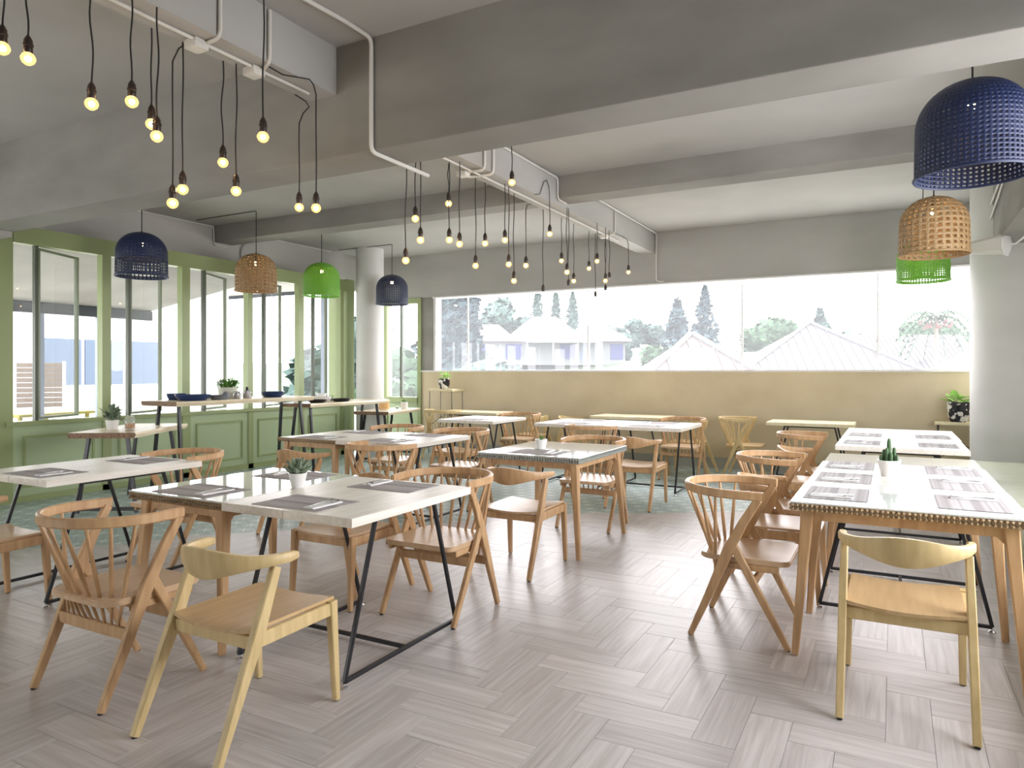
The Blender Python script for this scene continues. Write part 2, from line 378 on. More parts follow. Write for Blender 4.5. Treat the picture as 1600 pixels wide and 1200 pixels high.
hexp = [(0.0985 * hr / 0.115 * 0 + (hr - .0012) * math.cos(R(30 + 60 * k)), (hr - .0012) * math.sin(R(30 + 60 * k))) for k in range(6)]
pieces = []
for i in range(-60, 30):
    for j in range(0, 70):
        pieces.append((i * hr * math.sqrt(3) + (j % 2) * hr * math.sqrt(3) / 2, j * hr * 1.5, hexp, 0.0, lambda x, y: (x, y)))
lay(pieces, 'patterned_hexagon_tile', M['startile'], 1)

# back wall: parapet, plinth, lintel, piers
bm = B(); box(bm, -7.73, XR, YB, YB + .2, 0.16, 1.43); wall_back = struct('wall_back', bm, M['tan'])
bm = B(); box(bm, -7.73, XR, YB - .02, YB + .2, -0.02, 0.16); struct('baseboard_back', bm, M['plinth'])
bm = B(); box(bm, XF - .2, XR, YB, YB + .25, 2.80, ZC); struct('wall_back_lintel', bm, M['slab'])
bm = B(); box(bm, XF - .2, -8.50, YB, YB + .2, -0.02, 2.80); box(bm, -7.66, -7.42, YB, YB + .2, 1.43, 2.80); box(bm, -8.5, -7.66, YB + .02, YB + .18, -0.02, 0.0)
struct('wall_back_pier', bm, M['concrete'])
struct('trim_1', bbox(-7.66, XR, YB - .03, YB + .21, 1.43, 1.455), M['whitewall'])
struct('trim_2', bbox(-7.42, XR, YB - .015, YB + .2, 2.775, 2.80), M['whitewall'])
win = struct('window_1', bbox(-7.42, -7.36, YB + .02, YB + .2, 1.455, 2.775), M['whitewall'])
xs = [-7.36, -6.72, -4.40, -1.96, -0.18, 1.2]
for a, b in zip(xs, xs[1:]):
    obj('pane', bbox(a + .004, b - .004, YB + .10, YB + .11, 1.455, 2.775), M['pane_hazy'], win)
for a in xs[1:-1]:
    obj('joint_strip', bbox(a - .012, a + .012, YB + .094, YB + .117, 1.455, 2.775), M['white'], win)
# second green window, beside the left column
win = struct('window_2', bbox(-8.52, -8.45, YB - .03, YB + .1, 0.0, 2.80), M['green'])
obj('stile', bbox(-7.74, -7.66, YB - .03, YB + .1, 0.0, 2.80), M['green'], win)
obj('top_rail', bbox(-8.45, -7.74, YB - .03, YB + .1, 2.70, 2.80), M['green'], win)
obj('sill_rail', bbox(-8.45, -7.74, YB - .05, YB + .1, 0.86, 0.96), M['green'], win)
obj('panel', bbox(-8.45, -7.74, YB, YB + .08, 0.0, 0.86), M['greenpanel'], win)
obj('mullion', bbox(-8.16, -8.12, YB, YB + .06, 0.96, 2.70), M['greendark'], win)
obj('pane', bbox(-8.45, -8.16, YB + .03, YB + .038, 0.96, 2.70), M['pane_hazy'], win)
obj('pane', bbox(-8.12, -7.74, YB + .03, YB + .038, 0.96, 2.70), M['pane_hazy'], win)
# left green window wall with five modules
gw = B()
box(gw, XL - .12, XL, YF, 4.18, 0, .885); box(gw, XL - .12, XL, YF, 4.18, 2.84, 3.03); box(gw, XL - .12, XL, YF, -.6, .885, 2.84); box(gw, XL - .12, XL, 3.45, 4.18, .885, 2.84)
for y in (.4, 1.4, 2.4): box(gw, XL - .12, XL, y, y + .1, .885, 2.84)  # mullions of an unseen opening, added to brighten the left foreground
struct('wall_left', gw, M['green'])
struct('wall_left_lower', bbox(XL - .12, XL, 4.18, 9.52, 0, 0.84), M['greenpanel'])
struct('trim_3', bbox(XL - .14, XL + .03, 4.1, 9.52, 0.84, 0.885), M['green'])
struct('trim_4', bbox(XL - .12, XL + .01, 4.18, 9.52, 2.84, 3.03), M['green'])
struct('wall_left_upper', bbox(XF - .2, XF, YF, YB, 2.95, ZC), M['slab'])
struct('wall_left_soffit', bbox(XF, XL - .12, YF, 9.6, 2.98, 3.02), M['slab'])
struct('wall_left_return', bbox(XF, XL - .0, 9.52, 9.7, 0, 3.05), M['green'])
mods = [4.18, 5.27, 6.37, 7.44, 8.48, 9.42]; MW = [0.98, 0.98, 0.98, 0.93, 0.86]
for i, y0 in enumerate(mods[:-1]):
    y1 = y0 + MW[i]
    ww = struct('window_%d' % (i + 3), bbox(XL - .10, XL + .005, y1, mods[i + 1], 0.885, 2.84), M['green'])
    obj('mullion', bbox(XL - .08, XL - .02, y0 + .235, y0 + .27, 0.885, 2.84), M['greendark'], ww)
    obj('pane', bbox(XL - .055, XL - .047, y0, y0 + .235, 0.885, 2.84), M['pane'], ww)
    cw = MW[i] - .28
    cs = obj('casement', B(), M['casement'], ww)
    bm = B()
    box(bm, -.02, .02, 0, .035, .0, 1.93); box(bm, -.02, .02, cw - .035, cw, 0, 1.93)
    box(bm, -.018, .018, .035, cw - .035, 0, .03); box(bm, -.018, .018, .035, cw - .035, 1.90, 1.93)
    bm.to_mesh(cs.data); bm.free()
    cs.location = (XL - .07, y0 + .275, 0.895); cs.rotation_euler = (0, 0, R((26, 24, 27, 25, 22)[i]))
    obj('pane', bbox(-.004, .004, .035, cw - .035, .03, 1.90), M['pane'], cs)
    # panel moulding below
    fr = struct('trim_%d' % (i + 5), bbox(XL, XL + .015, y1 - .0, mods[i + 1], 0.0, 0.84), M['green'])
    pz0, pz1, a, b = 0.18, 0.70, y0 + .12, y1 - .12
    bm = B()
    box(bm, XL, XL + .014, a, b, pz1, pz1 + .025); box(bm, XL, XL + .014, a, b, pz0 - .025, pz0)
    box(bm, XL, XL + .014, a - .025, a, pz0 - .025, pz1 + .025); box(bm, XL, XL + .014, b, b + .025, pz0 - .025, pz1 + .025)
    obj('panel_moulding', bm, M['green'], fr)
struct('baseboard_left', bbox(XL, XL + .015, YF, 9.52, 0, 0.07), M['green'])
# columns
bm = B(); lathe(bm, [(.24, -.01), (.24, ZC)], 40, -8.1, 9.76); struct('column_left', bm, M['column'], smooth=60)
bm = B(); lathe(bm, [(.397, -.01), (.397, ZC)], 56, 1.2, 9.95); struct('column_right', bm, M['column'], smooth=60)
# beams
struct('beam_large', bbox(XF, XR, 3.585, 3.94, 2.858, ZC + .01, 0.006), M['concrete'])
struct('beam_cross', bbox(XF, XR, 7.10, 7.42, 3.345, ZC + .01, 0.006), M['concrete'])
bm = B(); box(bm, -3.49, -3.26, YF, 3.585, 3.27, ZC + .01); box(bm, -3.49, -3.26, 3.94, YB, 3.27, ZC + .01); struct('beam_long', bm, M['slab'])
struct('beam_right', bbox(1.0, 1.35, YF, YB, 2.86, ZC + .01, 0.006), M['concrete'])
struct('beam_haunch', bbox(XF, -7.9, 3.62, 3.92, 2.80, 2.87), M['slab'])
# unseen right wall, front wall behind the camera; openings cut down to darken beam and column
bm = B(); box(bm, XR, XR + .15, YF, YB + .2, 0, 0.92); box(bm, XR, XR + .15, YF, YB + .2, 2.86, ZC)
box(bm, XR, XR + .15, YF, 2.4, .92, 2.86)
box(bm, XR, XR + .15, 5.9, 10.9, .92, 2.86)
struct('wall_right', bm, M['whitewall'])
bm = B(); box(bm, XF, -7.2, YF - .15, YF, 0, ZC); box(bm, 1.2, XR + .15, YF - .15, YF, 0, ZC); box(bm, -7.2, 1.2, YF - .15, YF, 2.3, ZC); box(bm, -5.6, 1.2, YF - .15, YF, 0, 2.3)
struct('wall_front', bm, M['whitewall'])

# ------------------------------------------------------------------ chairs
def chair_spindle(label, wood, seatm):
    t = thing('spindle_back_chair', label, 'chair')
    for s in (-1, 1):
        bm = B(); sweep(bm, [(.25 * s, -.25, 0.006), (.255 * s, -.15, .235), (.26 * s, -.045, .49), (.266 * s, .03, .64), (.27 * s, .105, .765)],
              [rsec(.028, .030), rsec(.030, .042), rsec(.030, .058), rsec(.028, .046), rsec(.026, .040)], side=(1, 0, 0))
        lg = obj('rear_leg', bm, wood, t)
        bm = B(); lathe(bm, [(0, 0), (.011, 0), (.011, .008), (0, .008)], 10, .25 * s, -.25); obj('foot_pad', bm, M['black'], lg)
        bm = B(); sweep(bm, [(.25 * s, .25, 0.006), (.256 * s, .12, .25), (.262 * s, -.02, .51)], [rsec(.028, .028), rsec(.028, .036), rsec(.026, .044)], side=(1, 0, 0))
        lg = obj('front_leg', bm, wood, t)
        bm = B(); lathe(bm, [(0, 0), (.011, 0), (.011, .008), (0, .008)], 10, .25 * s, .25); obj('foot_pad', bm, M['black'], lg)
    rx, ry = .288, .295
    pts = [(.268, .125, .782), (.279, .06, .784)]
    for k in range(0, 17):
        a = math.pi * k / 16; pts.append((rx * math.cos(a), -.03 - ry * math.sin(a), .786 + .006 * math.sin(a)))
    pts += [(-.279, .06, .784), (-.268, .125, .782)]
    bm = B(); sweep(bm, pts, rsec(.024, .046, .006), up=(0, 0, 1)); obj('bow_rail', bm, wood, t, smooth=35)
    for k in range(9):
        a = R(-74 + 148 * k / 8); xb = -.185 + .37 * k / 8
        top = Vector((rx * math.sin(a), -.03 - ry * math.cos(a), .772)); bot = Vector((xb, -.132, .315))
        mid = top.lerp(bot, .5)
        bm = B(); sweep(bm, [top, mid, bot], [csec(.0075), csec(.0105), csec(.0065)], up=(0, 1, 0)); obj('spindle', bm, wood, t, smooth=50)
    bm = B(); sweep(bm, [(-.255, -.132, .295), (.255, -.132, .295)], rsec(.022, .052), up=(0, 0, 1)); obj('rear_crossbar', bm, wood, t)
    bm = B(); sweep(bm, [(-.255, .08, .33), (.255, .08, .33)], rsec(.020, .050), up=(0, 0, 1)); obj('front_stretcher', bm, wood, t)
    for s in (-1, 1):
        bm = B(); sweep(bm, [(.225 * s, -.1, .40), (.225 * s, .2, .40)], rsec(.025, .035), up=(0, 0, 1)); obj('seat_rail', bm, wood, t)
    # seat outline
    pl = []
    def arc(cx, cy, r, a0, a1, n=4):
        for k in range(n + 1):
            a = R(a0 + (a1 - a0) * k / n); pl.append((cx + r * math.cos(a), cy + r * math.sin(a)))
    arc(.195, .215, .04, 0, 90); arc(-.195, .215, .04, 90, 180)
    pl += [(-.24, .0), (-.235, -.08)]; arc(-.15, -.13, .085, 180, 270, 4); arc(.15, -.13, .085, 270, 360, 4); pl += [(.235, -.08), (.24, .0)]
    bm = B(); prism(bm, pl, .42, .448)
    bmesh.ops.bevel(bm, geom=[e for e in bm.edges if abs(e.verts[0].co.z - e.verts[1].co.z) < 1e-6], offset=.005, segments=2, affect='EDGES')
    obj('seat', bm, seatm, t, smooth=30)
    return t
def chair_arm(label, wood, seatm):
    t = thing('curved_rail_armchair', label, 'chair')
    for s in (-1, 1):
        bm = B(); sweep(bm, [(.238 * s, -.31, 0.006), (.237 * s, -.21, .24), (.236 * s, -.13, .42), (.234 * s, -.035, .665)],
              [rsec(.030, .030), rsec(.032, .044), rsec(.033, .056), rsec(.030, .040)], side=(1, 0, 0))
        lg = obj('rear_leg', bm, wood, t)
        bm = B(); lathe(bm, [(0, 0), (.011, 0), (.011, .008), (0, .008)], 10, .238 * s, -.31); obj('foot_pad', bm, M['black'], lg)
        bm = B(); sweep(bm, [(.237 * s, .305, 0.006), (.234 * s, .29, .25), (.232 * s, .28, .442)], [rsec(.028, .028), rsec(.034, .036), rsec(.036, .044)], side=(1, 0, 0))
        lg = obj('front_leg', bm, wood, t)
        bm = B(); lathe(bm, [(0, 0), (.011, 0), (.011, .008), (0, .008)], 10, .237 * s, .305); obj('foot_pad', bm, M['black'], lg)
        bm = B(); sweep(bm, [(.232 * s, -.14, .402), (.232 * s, .27, .408)], rsec(.026, .056), up=(0, 0, 1)); obj('side_rail', bm, wood, t)
    bm = B(); sweep(bm, [(-.235, -.135, .395), (.235, -.135, .395)], rsec(.024, .052), up=(0, 0, 1)); obj('back_rail', bm, wood, t)
    bm = B(); sweep(bm, [(-.235, .27, .400), (.235, .27, .400)], rsec(.024, .05), up=(0, 0, 1)); obj('front_rail', bm, wood, t)
    pts, secs = [], []
    for k in range(25):
        u = -1 + 2 * k / 24; a = u * R(96)
        x = .248 * math.sin(a); y = .035 - .235 * math.cos(a) ; 
        cen = math.exp(-(u / .40) ** 2)
        h = .040 + .088 * cen; th = .034 - .006 * cen
        if abs(u) > .93: h *= .75
        z = .693 + .006 * cen - .012 * cen
        lean = .22 * cen
        hh, tt = h / 2, th / 2
        base = [(-tt * .6, -hh), (tt * .6, -hh), (tt, -hh * .55), (tt, hh * .55), (tt * .6, hh), (-tt * .6, hh), (-tt, hh * .55), (-tt, -hh * .55)]
        pts.append((x, y, z)); secs.append([(p + q * lean, q) for p, q in base])
    bm = B(); sweep(bm, pts, secs, up=(0, 0, 1)); rail = obj('curved_top_rail', bm, wood, t, smooth=40)
    # dished seat
    bm = B(); nx, ny = 10, 6; g0 = []
    for dz in (0, -.014):
        for j in range(ny + 1):
            row = []
            for i in range(nx + 1):
                x = -.222 + .444 * i / nx; y = -.15 + .455 * j / ny; q = (x / .222) ** 2
                yy = y - (.02 * (1 - q) if j == 0 else 0)
                row.append(bm.verts.new((x, yy, .434 + .014 * q + dz + .004 * (j / ny))))
            g0.append(row)
    n1 = ny + 1
    for j in range(ny):
        for i in range(nx):
            bm.faces.new((g0[j][i], g0[j][i + 1], g0[j + 1][i + 1], g0[j + 1][i])); bm.faces.new((g0[n1 + j][i], g0[n1 + j + 1][i], g0[n1 + j + 1][i + 1], g0[n1 + j][i + 1]))
    for i in range(nx): bm.faces.new((g0[0][i], g0[n1][i], g0[n1][i + 1], g0[0][i + 1])); bm.faces.new((g0[ny][i], g0[ny][i + 1], g0[n1 + ny][i + 1], g0[n1 + ny][i]))
    for j in range(ny): bm.faces.new((g0[j][0], g0[j + 1][0], g0[n1 + j + 1][0], g0[n1 + j][0])); bm.faces.new((g0[j][nx], g0[n1 + j][nx], g0[n1 + j + 1][nx], g0[j + 1][nx]))
    obj('seat', bm, seatm, t, smooth=40)
    return t
PI = math.pi
UP, DN, RT, LF = 0, PI, -PI / 2, PI / 2      # facing +y, -y, +x, -x
protoA = protoB = protoA2 = None
A_list = [
 (-3.16, 2.03, UP, 'oak spindle-back chair seen from behind at far left foreground, beside the yellow ash armchair'),
 (-2.40, 3.55, DN, 'oak spindle-back chair facing us beyond the plank end of the left front table'),
 (-0.72, 4.10, RT, 'oak spindle-back chair nearest the camera in the row beside the long right table'),
 (-0.72, 5.60, RT, 'middle of the three oak spindle-back chairs along the long right table'),
 (-0.72, 7.72, RT, 'farthest oak spindle-back chair in the row along the right tables, beside the white table pair'),
 (-3.95, 4.93, UP, 'oak spindle-back chair, back to us, at the near right of the middle left table'),
 (-4.83, 3.56, DN, 'oak spindle-back chair at the far side of the small white table at far left'),
 (-5.00, 6.48, DN, 'oak spindle-back chair at the far left side of the middle left table'),
 (-4.08, 6.40, DN, 'oak spindle-back chair at the far right side of the middle left table'),
 (-4.90, 9.35, DN, 'oak spindle-back chair at the far side of the small square white table'),
 (-3.12, 7.75, UP, 'oak spindle-back chair, back to us, at the wide white table in the rear centre'),
 (-2.48, 9.42, DN, 'oak spindle-back chair at the far right of the wide white table in the rear centre'),
 (-2.46, 6.14, DN, 'oak spindle-back chair at the far side of the grey-edged table in the room centre')]
A_pale = [
 (-6.55, 9.75, UP, 'pale spindle-back chair at the leftmost small table by the tan wall'),
 (-1.78, 9.95, RT, 'pale spindle-back chair facing right towards the rightmost small table by the tan wall')]
B_list = [
 (-2.37, 2.04, UP, 'yellow ash armchair seen from behind in the left foreground, nearest chair to the camera', 'p'),
 (0.045, 3.51, UP, 'yellow ash armchair seen straight from behind at the near end of the long right table', 'p'),
 (-2.42, 4.60, UP, 'ash armchair standing at the near side of the grey-edged table in the room centre', 'o'),
 (-0.70, 4.92, RT, 'oak armchair between the nearest and the middle spindle-back chair of the right row', 'o'),
 (-0.72, 6.95, RT, 'oak armchair right behind the middle spindle-back chair of the right row', 'o'),
 (-4.68, 4.72, UP, 'oak armchair, its back to us, at the near left side of the middle left table', 'o'),
 (-3.08, 3.55, DN, 'oak armchair pushed in at the far side of the left front table', 'o'),
 (-4.80, 2.17, UP, 'oak armchair cut off by the left picture edge, at the small white table', 'o'),
 (-4.85, 7.50, UP, 'oak armchair at the near side of the small square white table', 'o'),
 (-2.42, 7.30, UP, 'oak armchair, back to us, at the near right side of the wide rear white table', 'o'),
 (-4.98, 9.98, LF, 'pale armchair at the right end of the leftmost small table by the tan wall', 'p'),
 (-4.35, 10.05, RT, 'pale armchair at the left end of the middle small table by the tan wall', 'p'),
 (-2.50, 10.00, LF, 'pale armchair at the right end of the middle small table by the tan wall', 'p')]
for i, (x, y, rz, lab) in enumerate(A_list):
    if i == 0: protoA = chair_spindle(lab, M['oak'], M['oak_seat']); protoA.location = (x, y, 0); protoA.rotation_euler = (0, 0, rz); protoA['group'] = 'spindle-back chairs'
    else: dup(protoA, (x, y, 0), rz, lab, 'spindle-back chairs')
for i, (x, y, rz, lab) in enumerate(A_pale):
    if i == 0: pA = chair_spindle(lab, M['ash'], M['ash_seat']); pA.location = (x, y, 0); pA.rotation_euler = (0, 0, rz); pA['group'] = 'spindle-back chairs'
    else: dup(pA, (x, y, 0), rz, lab, 'spindle-back chairs')
pB = {}
for x, y, rz, lab, k in B_list:
    if k not in pB: pB[k] = chair_arm(lab, M['ash'] if k == 'p' else M['oak'], M['ash_seat'] if k == 'p' else M['oak_seat']); o = pB[k]; o.location = (x, y, 0); o.rotation_euler = (0, 0, rz); o['group'] = 'curved rail armchairs'
    else: dup(pB[k], (x, y, 0), rz, lab, 'curved rail armchairs')

# ------------------------------------------------------------------ tables
TZ = 0.78
def plank_table(name, label, x0, x1, y0, y1, n=2, axis='x', group='white plank tables', foot=True, topm=None, h=TZ, frame='y'):
    """white planks on a black tube frame; axis: direction in which planks are set side by side"""
    cx, cy = (x0 + x1) / 2, (y0 + y1) / 2
    t = thing(name, label, 'table', (cx, cy, 0), 0, group); a, b = (x1 - x0) / 2, (y1 - y0) / 2
    for k in range(n):
        if axis == 'x': p = (-a + 2 * a * k / n + .0015, -a + 2 * a * (k + 1) / n - .0015, -b, b)
        else: p = (-a, a, -b + 2 * b * k / n + .0015, -b + 2 * b * (k + 1) / n - .0015)
        bm = bbox(*p, h - .042, h, .003)
        o = obj('top_plank', bm, topm or M['whiteplank'], t)
        if axis == 'y':
            pass
    fx = a - .08
    for s in (-1, 1):
        if frame == 'y':
            lo, li = b - .04, b - .26
            P0 = [(fx * s, -lo, .03), (fx * s, -li + .0, h - .045)] ; P1 = [(fx * s, lo, .03), (fx * s, li, h - .045)]
            rail = [(fx * s, -lo, .03), (fx * s, lo, .03)]; top = [(fx * s, -li, h - .053), (fx * s, li, h - .053)]
        else:
            fy = b - .1; lo, li = a - .06, a - .22
            P0 = [(-lo, fy * s, .03), (-li, fy * s, h - .045)]; P1 = [(lo, fy * s, .03), (li, fy * s, h - .045)]
            rail = [(-lo, fy * s, .03), (lo, fy * s, .03)]; top = [(-li, fy * s, h - .053), (li, fy * s, h - .053)]
        upv = (1, 0, 0) if frame == 'y' else (0, 1, 0)
        for q in (P0, P1):
            bm = B(); sweep(bm, q, rsec(.02, .02, .003), up=upv); lg = obj('leg', bm, M['black'], t)
            if foot:
                fxx, fyy = q[0][0], q[0][1]
                bm = B(); lathe(bm, [(0, 0), (.015, 0), (.018, .004), (.012, .010), (.006, .012), (.006, .022), (0, .022)], 12, fxx, fyy); obj('glide_foot', bm, M['chrome'], lg, smooth=40)
        bm = B(); sweep(bm, rail, rsec(.02, .02, .003), up=(0, 0, 1)); obj('floor_rail', bm, M['black'], t)
        bm = B(); sweep(bm, top, rsec(.02, .02, .003), up=(0, 0, 1)); obj('top_rail', bm, M['black'], t)
    bm = B()
    if frame == 'y': sweep(bm, [(-fx, 0, .03), (fx, 0, .03)], rsec(.02, .02, .003), up=(0, 0, 1))
    else: sweep(bm, [(0, -fy, .03), (0, fy, .03)], rsec(.02, .02, .003), up=(0, 0, 1))
    obj('cross_bar', bm, M['black'], t)
    return t
def rattan_table(label, x0, x1, y0, y1, edge='rattan_edge', glass=True, topm=None):
    cx, cy = (x0 + x1) / 2, (y0 + y1) / 2; a, b = (x1 - x0) / 2, (y1 - y0) / 2
    t = thing('braided_edge_table', label, 'table', (cx, cy, 0), 0, 'wooden tables with braided edge')
    obj('woven_top', bbox(-a + .02, a - .02, -b + .02, b - .02, TZ - .045, TZ - .009, .002), topm or M['rattan_top'], t)
    if glass: obj('glass_sheet', bbox(-a, a, -b, b, TZ - .0085, TZ, .001), M['tableglass'], t)
    # braid: slanted strands along the four edges
    bm = B(); step = .022
    for (p, q) in (((-a, -b), (a, -b)), ((a, -b), (a, b)), ((a, b), (-a, b)), ((-a, b), (-a, -b))):
        L = math.hypot(q[0] - p[0], q[1] - p[1]); n = int(L / step); dx, dy = (q[0] - p[0]) / L, (q[1] - p[1]) / L; ox, oy = dy, -dx
        for k in range(n):
            s = (k + .5) * L / n; mx, my = p[0] + dx * s, p[1] + dy * s
            for zz, sg in ((TZ - .019, 1), (TZ - .038, -1)):
                e = .015
                p0 = Vector((mx - dx * e - ox * .012, my - dy * e - oy * .012, zz - .006 * sg)); p1 = Vector((mx + dx * e - ox * .012, my + dy * e - oy * .012, zz + .006 * sg)); pm = (p0 + p1) / 2 + Vector((ox, oy, 0)) * .011
                sweep(bm, [p0, pm, p1], [csec(.003, 5), csec(.0085, 5), csec(.003, 5)], up=(0, 0, 1))
    e = obj('braided_edge', bm, M[edge], t, smooth=60); e['kind'] = 'stuff'
    for s in (-1, 1):
        obj('apron', bbox(-a + .1, a - .1, s * (b - .075) - .011, s * (b - .075) + .011, TZ - .10, TZ - .047, .002), M['oak'], t)
        obj('apron', bbox(s * (a - .075) - .011, s * (a - .075) + .011, -b + .1, b - .1, TZ - .10, TZ - .047, .002), M['oak'], t)
    for sx in (-1, 1):
        for sy in (-1, 1):
            tx, ty = sx * (a - .075), sy * (b - .075); fx, fy = sx * (a - .02), sy * (b - .02)
            bm = B(); sweep(bm, [(fx, fy, .006), ((tx + fx) / 2, (ty + fy) / 2, .36), (tx, ty, TZ - .047)], [rsec(.034, .034, .006), rsec(.045, .045, .006), rsec(.062, .062, .006)], up=(0, 1, 0))
            lg = obj('leg', bm, M['oak'], t, smooth=30)
            for ax in (0, 1):
                bm = B(); pr = [(0, 0), (.15, 0), (.15, -.015)] + [(.15 - .15 * math.sin(R(q)), -.02 - .13 * (1 - math.cos(R(q)))) for q in (20, 40, 60, 80, 90)] + [(0, -.17)]
                va, vb = [], []
                for (u, z) in pr:
                    for lst, w_ in ((va, -.014), (vb, .014)):
                        if ax == 0: lst.append(bm.verts.new((tx - sx * u, ty + w_, TZ - .05 + z)))
                        else: lst.append(bm.verts.new((tx + w_, ty - sy * u, TZ - .05 + z)))
                n = len(pr); bm.faces.new(va); bm.faces.new(vb[::-1])
                for k in range(n): bm.faces.new((va[k], va[(k + 1) % n], vb[(k + 1) % n], vb[k]))
                obj('bracket', bm, M['oak'], lg)
    return t
rattan_table('glass-topped table with braided rattan edge, left part of the left front table', -3.70, -2.955, 2.42, 3.45)
plank_table('white_plank_table', 'white plank table on black frame, right part of the left front table', -2.945, -2.10, 2.41, 3.41)
plank_table('white_plank_table', 'small white plank table at far left picture edge, in front of the green wall', -5.28, -4.44, 2.39, 3.47)
rattan_table('wooden table with braided edge, left part of the middle left table', -5.48, -4.70, 5.16, 6.2, 'rattan_edge', False, M['whiteplank'])
plank_table('white_plank_table', 'white plank table on black frame, right part of the middle left table', -4.69, -3.80, 5.14, 6.15)
rattan_table('wooden table with grey braided edge standing alone in the room centre', -2.97, -2.07, 4.92, 5.98, 'grayedge', True)
plank_table('white_plank_table', 'small square white table on black frame in the rear left, behind the middle left table', -5.50, -4.62, 8.05, 9.0)
plank_table('white_plank_table', 'left half of the wide white table in the rear centre', -4.02, -3.08, 8.05, 9.05)
plank_table('white_plank_table', 'right half of the wide white table in the rear centre', -3.07, -2.13, 8.02, 9.02)
rattan_table('glass-topped table with braided edge, near end of the long right table', -.455, .545, 3.80, 4.545)
plank_table('white_plank_table', 'white plank table in the middle of the long right table', -.45, .54, 4.56, 5.62, 2, 'y', frame='x')
rattan_table('glass-topped wooden table at the far end of the long right table', -.44, .53, 5.635, 6.20)
plank_table('white_plank_table', 'nearer white table of the pair behind the long right table', -.45, .56, 6.86, 7.76, 2, 'y', frame='x')
plank_table('white_plank_table', 'farther white table of the pair behind the long right table, by the column', -.45, .57, 7.80, 9.1, 2, 'y', frame='x')
plank_table('pale_wood_table', 'leftmost small pale table standing along the tan wall', -6.68, -5.50, 9.68, 10.25, 1, 'y', 'pale tables along the tan wall', False, M['palepine'], TZ, 'x')
plank_table('pale_wood_table', 'middle small pale table standing along the tan wall', -3.95, -2.85, 9.75, 10.4, 1, 'y', 'pale tables along the tan wall', False, M['palepine'], TZ, 'x')
plank_table('pale_wood_table', 'rightmost small pale table along the tan wall, beside the pale spindle chair', -1.45, -.42, 9.62, 10.25, 1, 'y', 'pale tables along the tan wall', False, M['palepine'], TZ, 'x')

def slab_table(label, cx, cy, rz, L, W, h, spread=.10, th=.055, rails=True):
    """live-edge slab on black A-frames; length along local y"""
    t = thing('live_edge_table', label, 'table', (cx, cy, 0), rz, 'live edge tables by the green wall')
    bm = B(); n = 14; top, bot = [], []
    def edge(s):
        out = []
        for k in range(n + 1):
            y = -L / 2 + L * k / n; wv = noise.noise((y * 1.7 + s * 5 + cx, cy, 0)) * .035 + noise.noise((y * 6 + s, cy * 3, 1)) * .01
            out.append((s * (W / 2 + wv), y))
        return out
    r, l = edge(1), edge(-1); poly = r + l[::-1]
    tv = [bm.verts.new((x * .97, y, h)) for x, y in poly]; mv = [bm.verts.new((x, y, h - .02)) for x, y in poly]; bv = [bm.verts.new((x * .95, y * .995, h - th)) for x, y in poly]
    bm.faces.new(tv); bm.faces.new(bv[::-1]); m_ = len(poly)
    for k in range(m_):
        for a, b in ((mv, tv), (bv, mv)):
            f = bm.faces.new((a[k], a[(k + 1) % m_], b[(k + 1) % m_], b[k]))
            if k in (n, m_ - 1): f.material_index = 1
    obj('slab_top', bm, [M['livetop'], M['bark']], t)
    for s in (-1, 1):
        y = s * (L / 2 - .13)
        for q in (-1, 1):
            bm = B(); sweep(bm, [(q * (W / 2 - .04), y + s * .03, 0), (q * (W / 2 - .04 - spread), y, h - th)], rsec(.034, .034, .003), up=(0, 1, 0)); obj('leg', bm, M['black'], t)
        if rails:
            bm = B(); sweep(bm, [(-W / 2 + .05, y + s * .03, .04), (W / 2 - .05, y + s * .03, .04)], rsec(.034, .034, .003), up=(0, 0, 1)); obj('floor_rail', bm, M['black'], t)
    return t
slab_table('low turned live-edge table below the first windows, carrying pot and jar', -7.30, 4.82, R(32), 1.30, .66, .82)
slab_table('tallest live-edge counter below the windows, carrying blue bowls and herb planter', -7.23, 6.13, 0, 2.1, .62, 1.10)
slab_table('live-edge counter with two black bowls, right of the tallest one', -7.33, 8.10, 0, 1.7, .56, .99)
slab_table('live-edge table in front of the left white column, carrying amber jar', -7.42, 9.42, R(12), 1.25, .62, .80)

# ------------------------------------------------------------------ stools and pots by the back wall
def tall_table(label, cx, cy, hw, h, name, cat, dy=.2):
    t = thing(name, label, cat, (cx, cy, 0), 0)
    obj('top', bbox(-hw, hw, -dy, dy, h - .04, h, .006), M['palepine'], t)
    for sx in (-1, 1):
        for sy in (-1, 1):
            bm = B(); tube(bm, [(sx * (hw - .04), sy * dy * .85, h - .04), (sx * (hw - .04) * 1.08, sy * dy * .9, 0)], .006, 6); obj('leg', bm, M['black'], t)
            bm = B(); tube(bm, [(sx * (hw - .04) * 1.06, sy * dy * .88, h * .42), (0, 0, h * .62)], .005, 6); obj('brace', bm, M['black'], t)
    return t
tall_table('tall pale stool-like stand with thin legs in the corner by the big window', -6.97, 10.47, .27, 1.13, 'plant_stand', 'stand')
tall_table('pale side table on thin black legs beside the right column, carrying a potted plant', .80, 10.53, .33, .80, 'side_table', 'table', .14)
def pot(name, label, cat, x, y, z, prof, m, n=24, group=None):
    t = thing(name, label, cat, (x, y, z), 0, group)
    bm = B(); lathe(bm, prof, n); obj('pot', bm, m, t, smooth=50)
    return t
def taper_pot(r0, r1, h, th=.006): return [(0, 0), (r0, 0), (r1, h), (r1 - th, h), (r1 - th - .004, h - .02), (0, h - .02)]
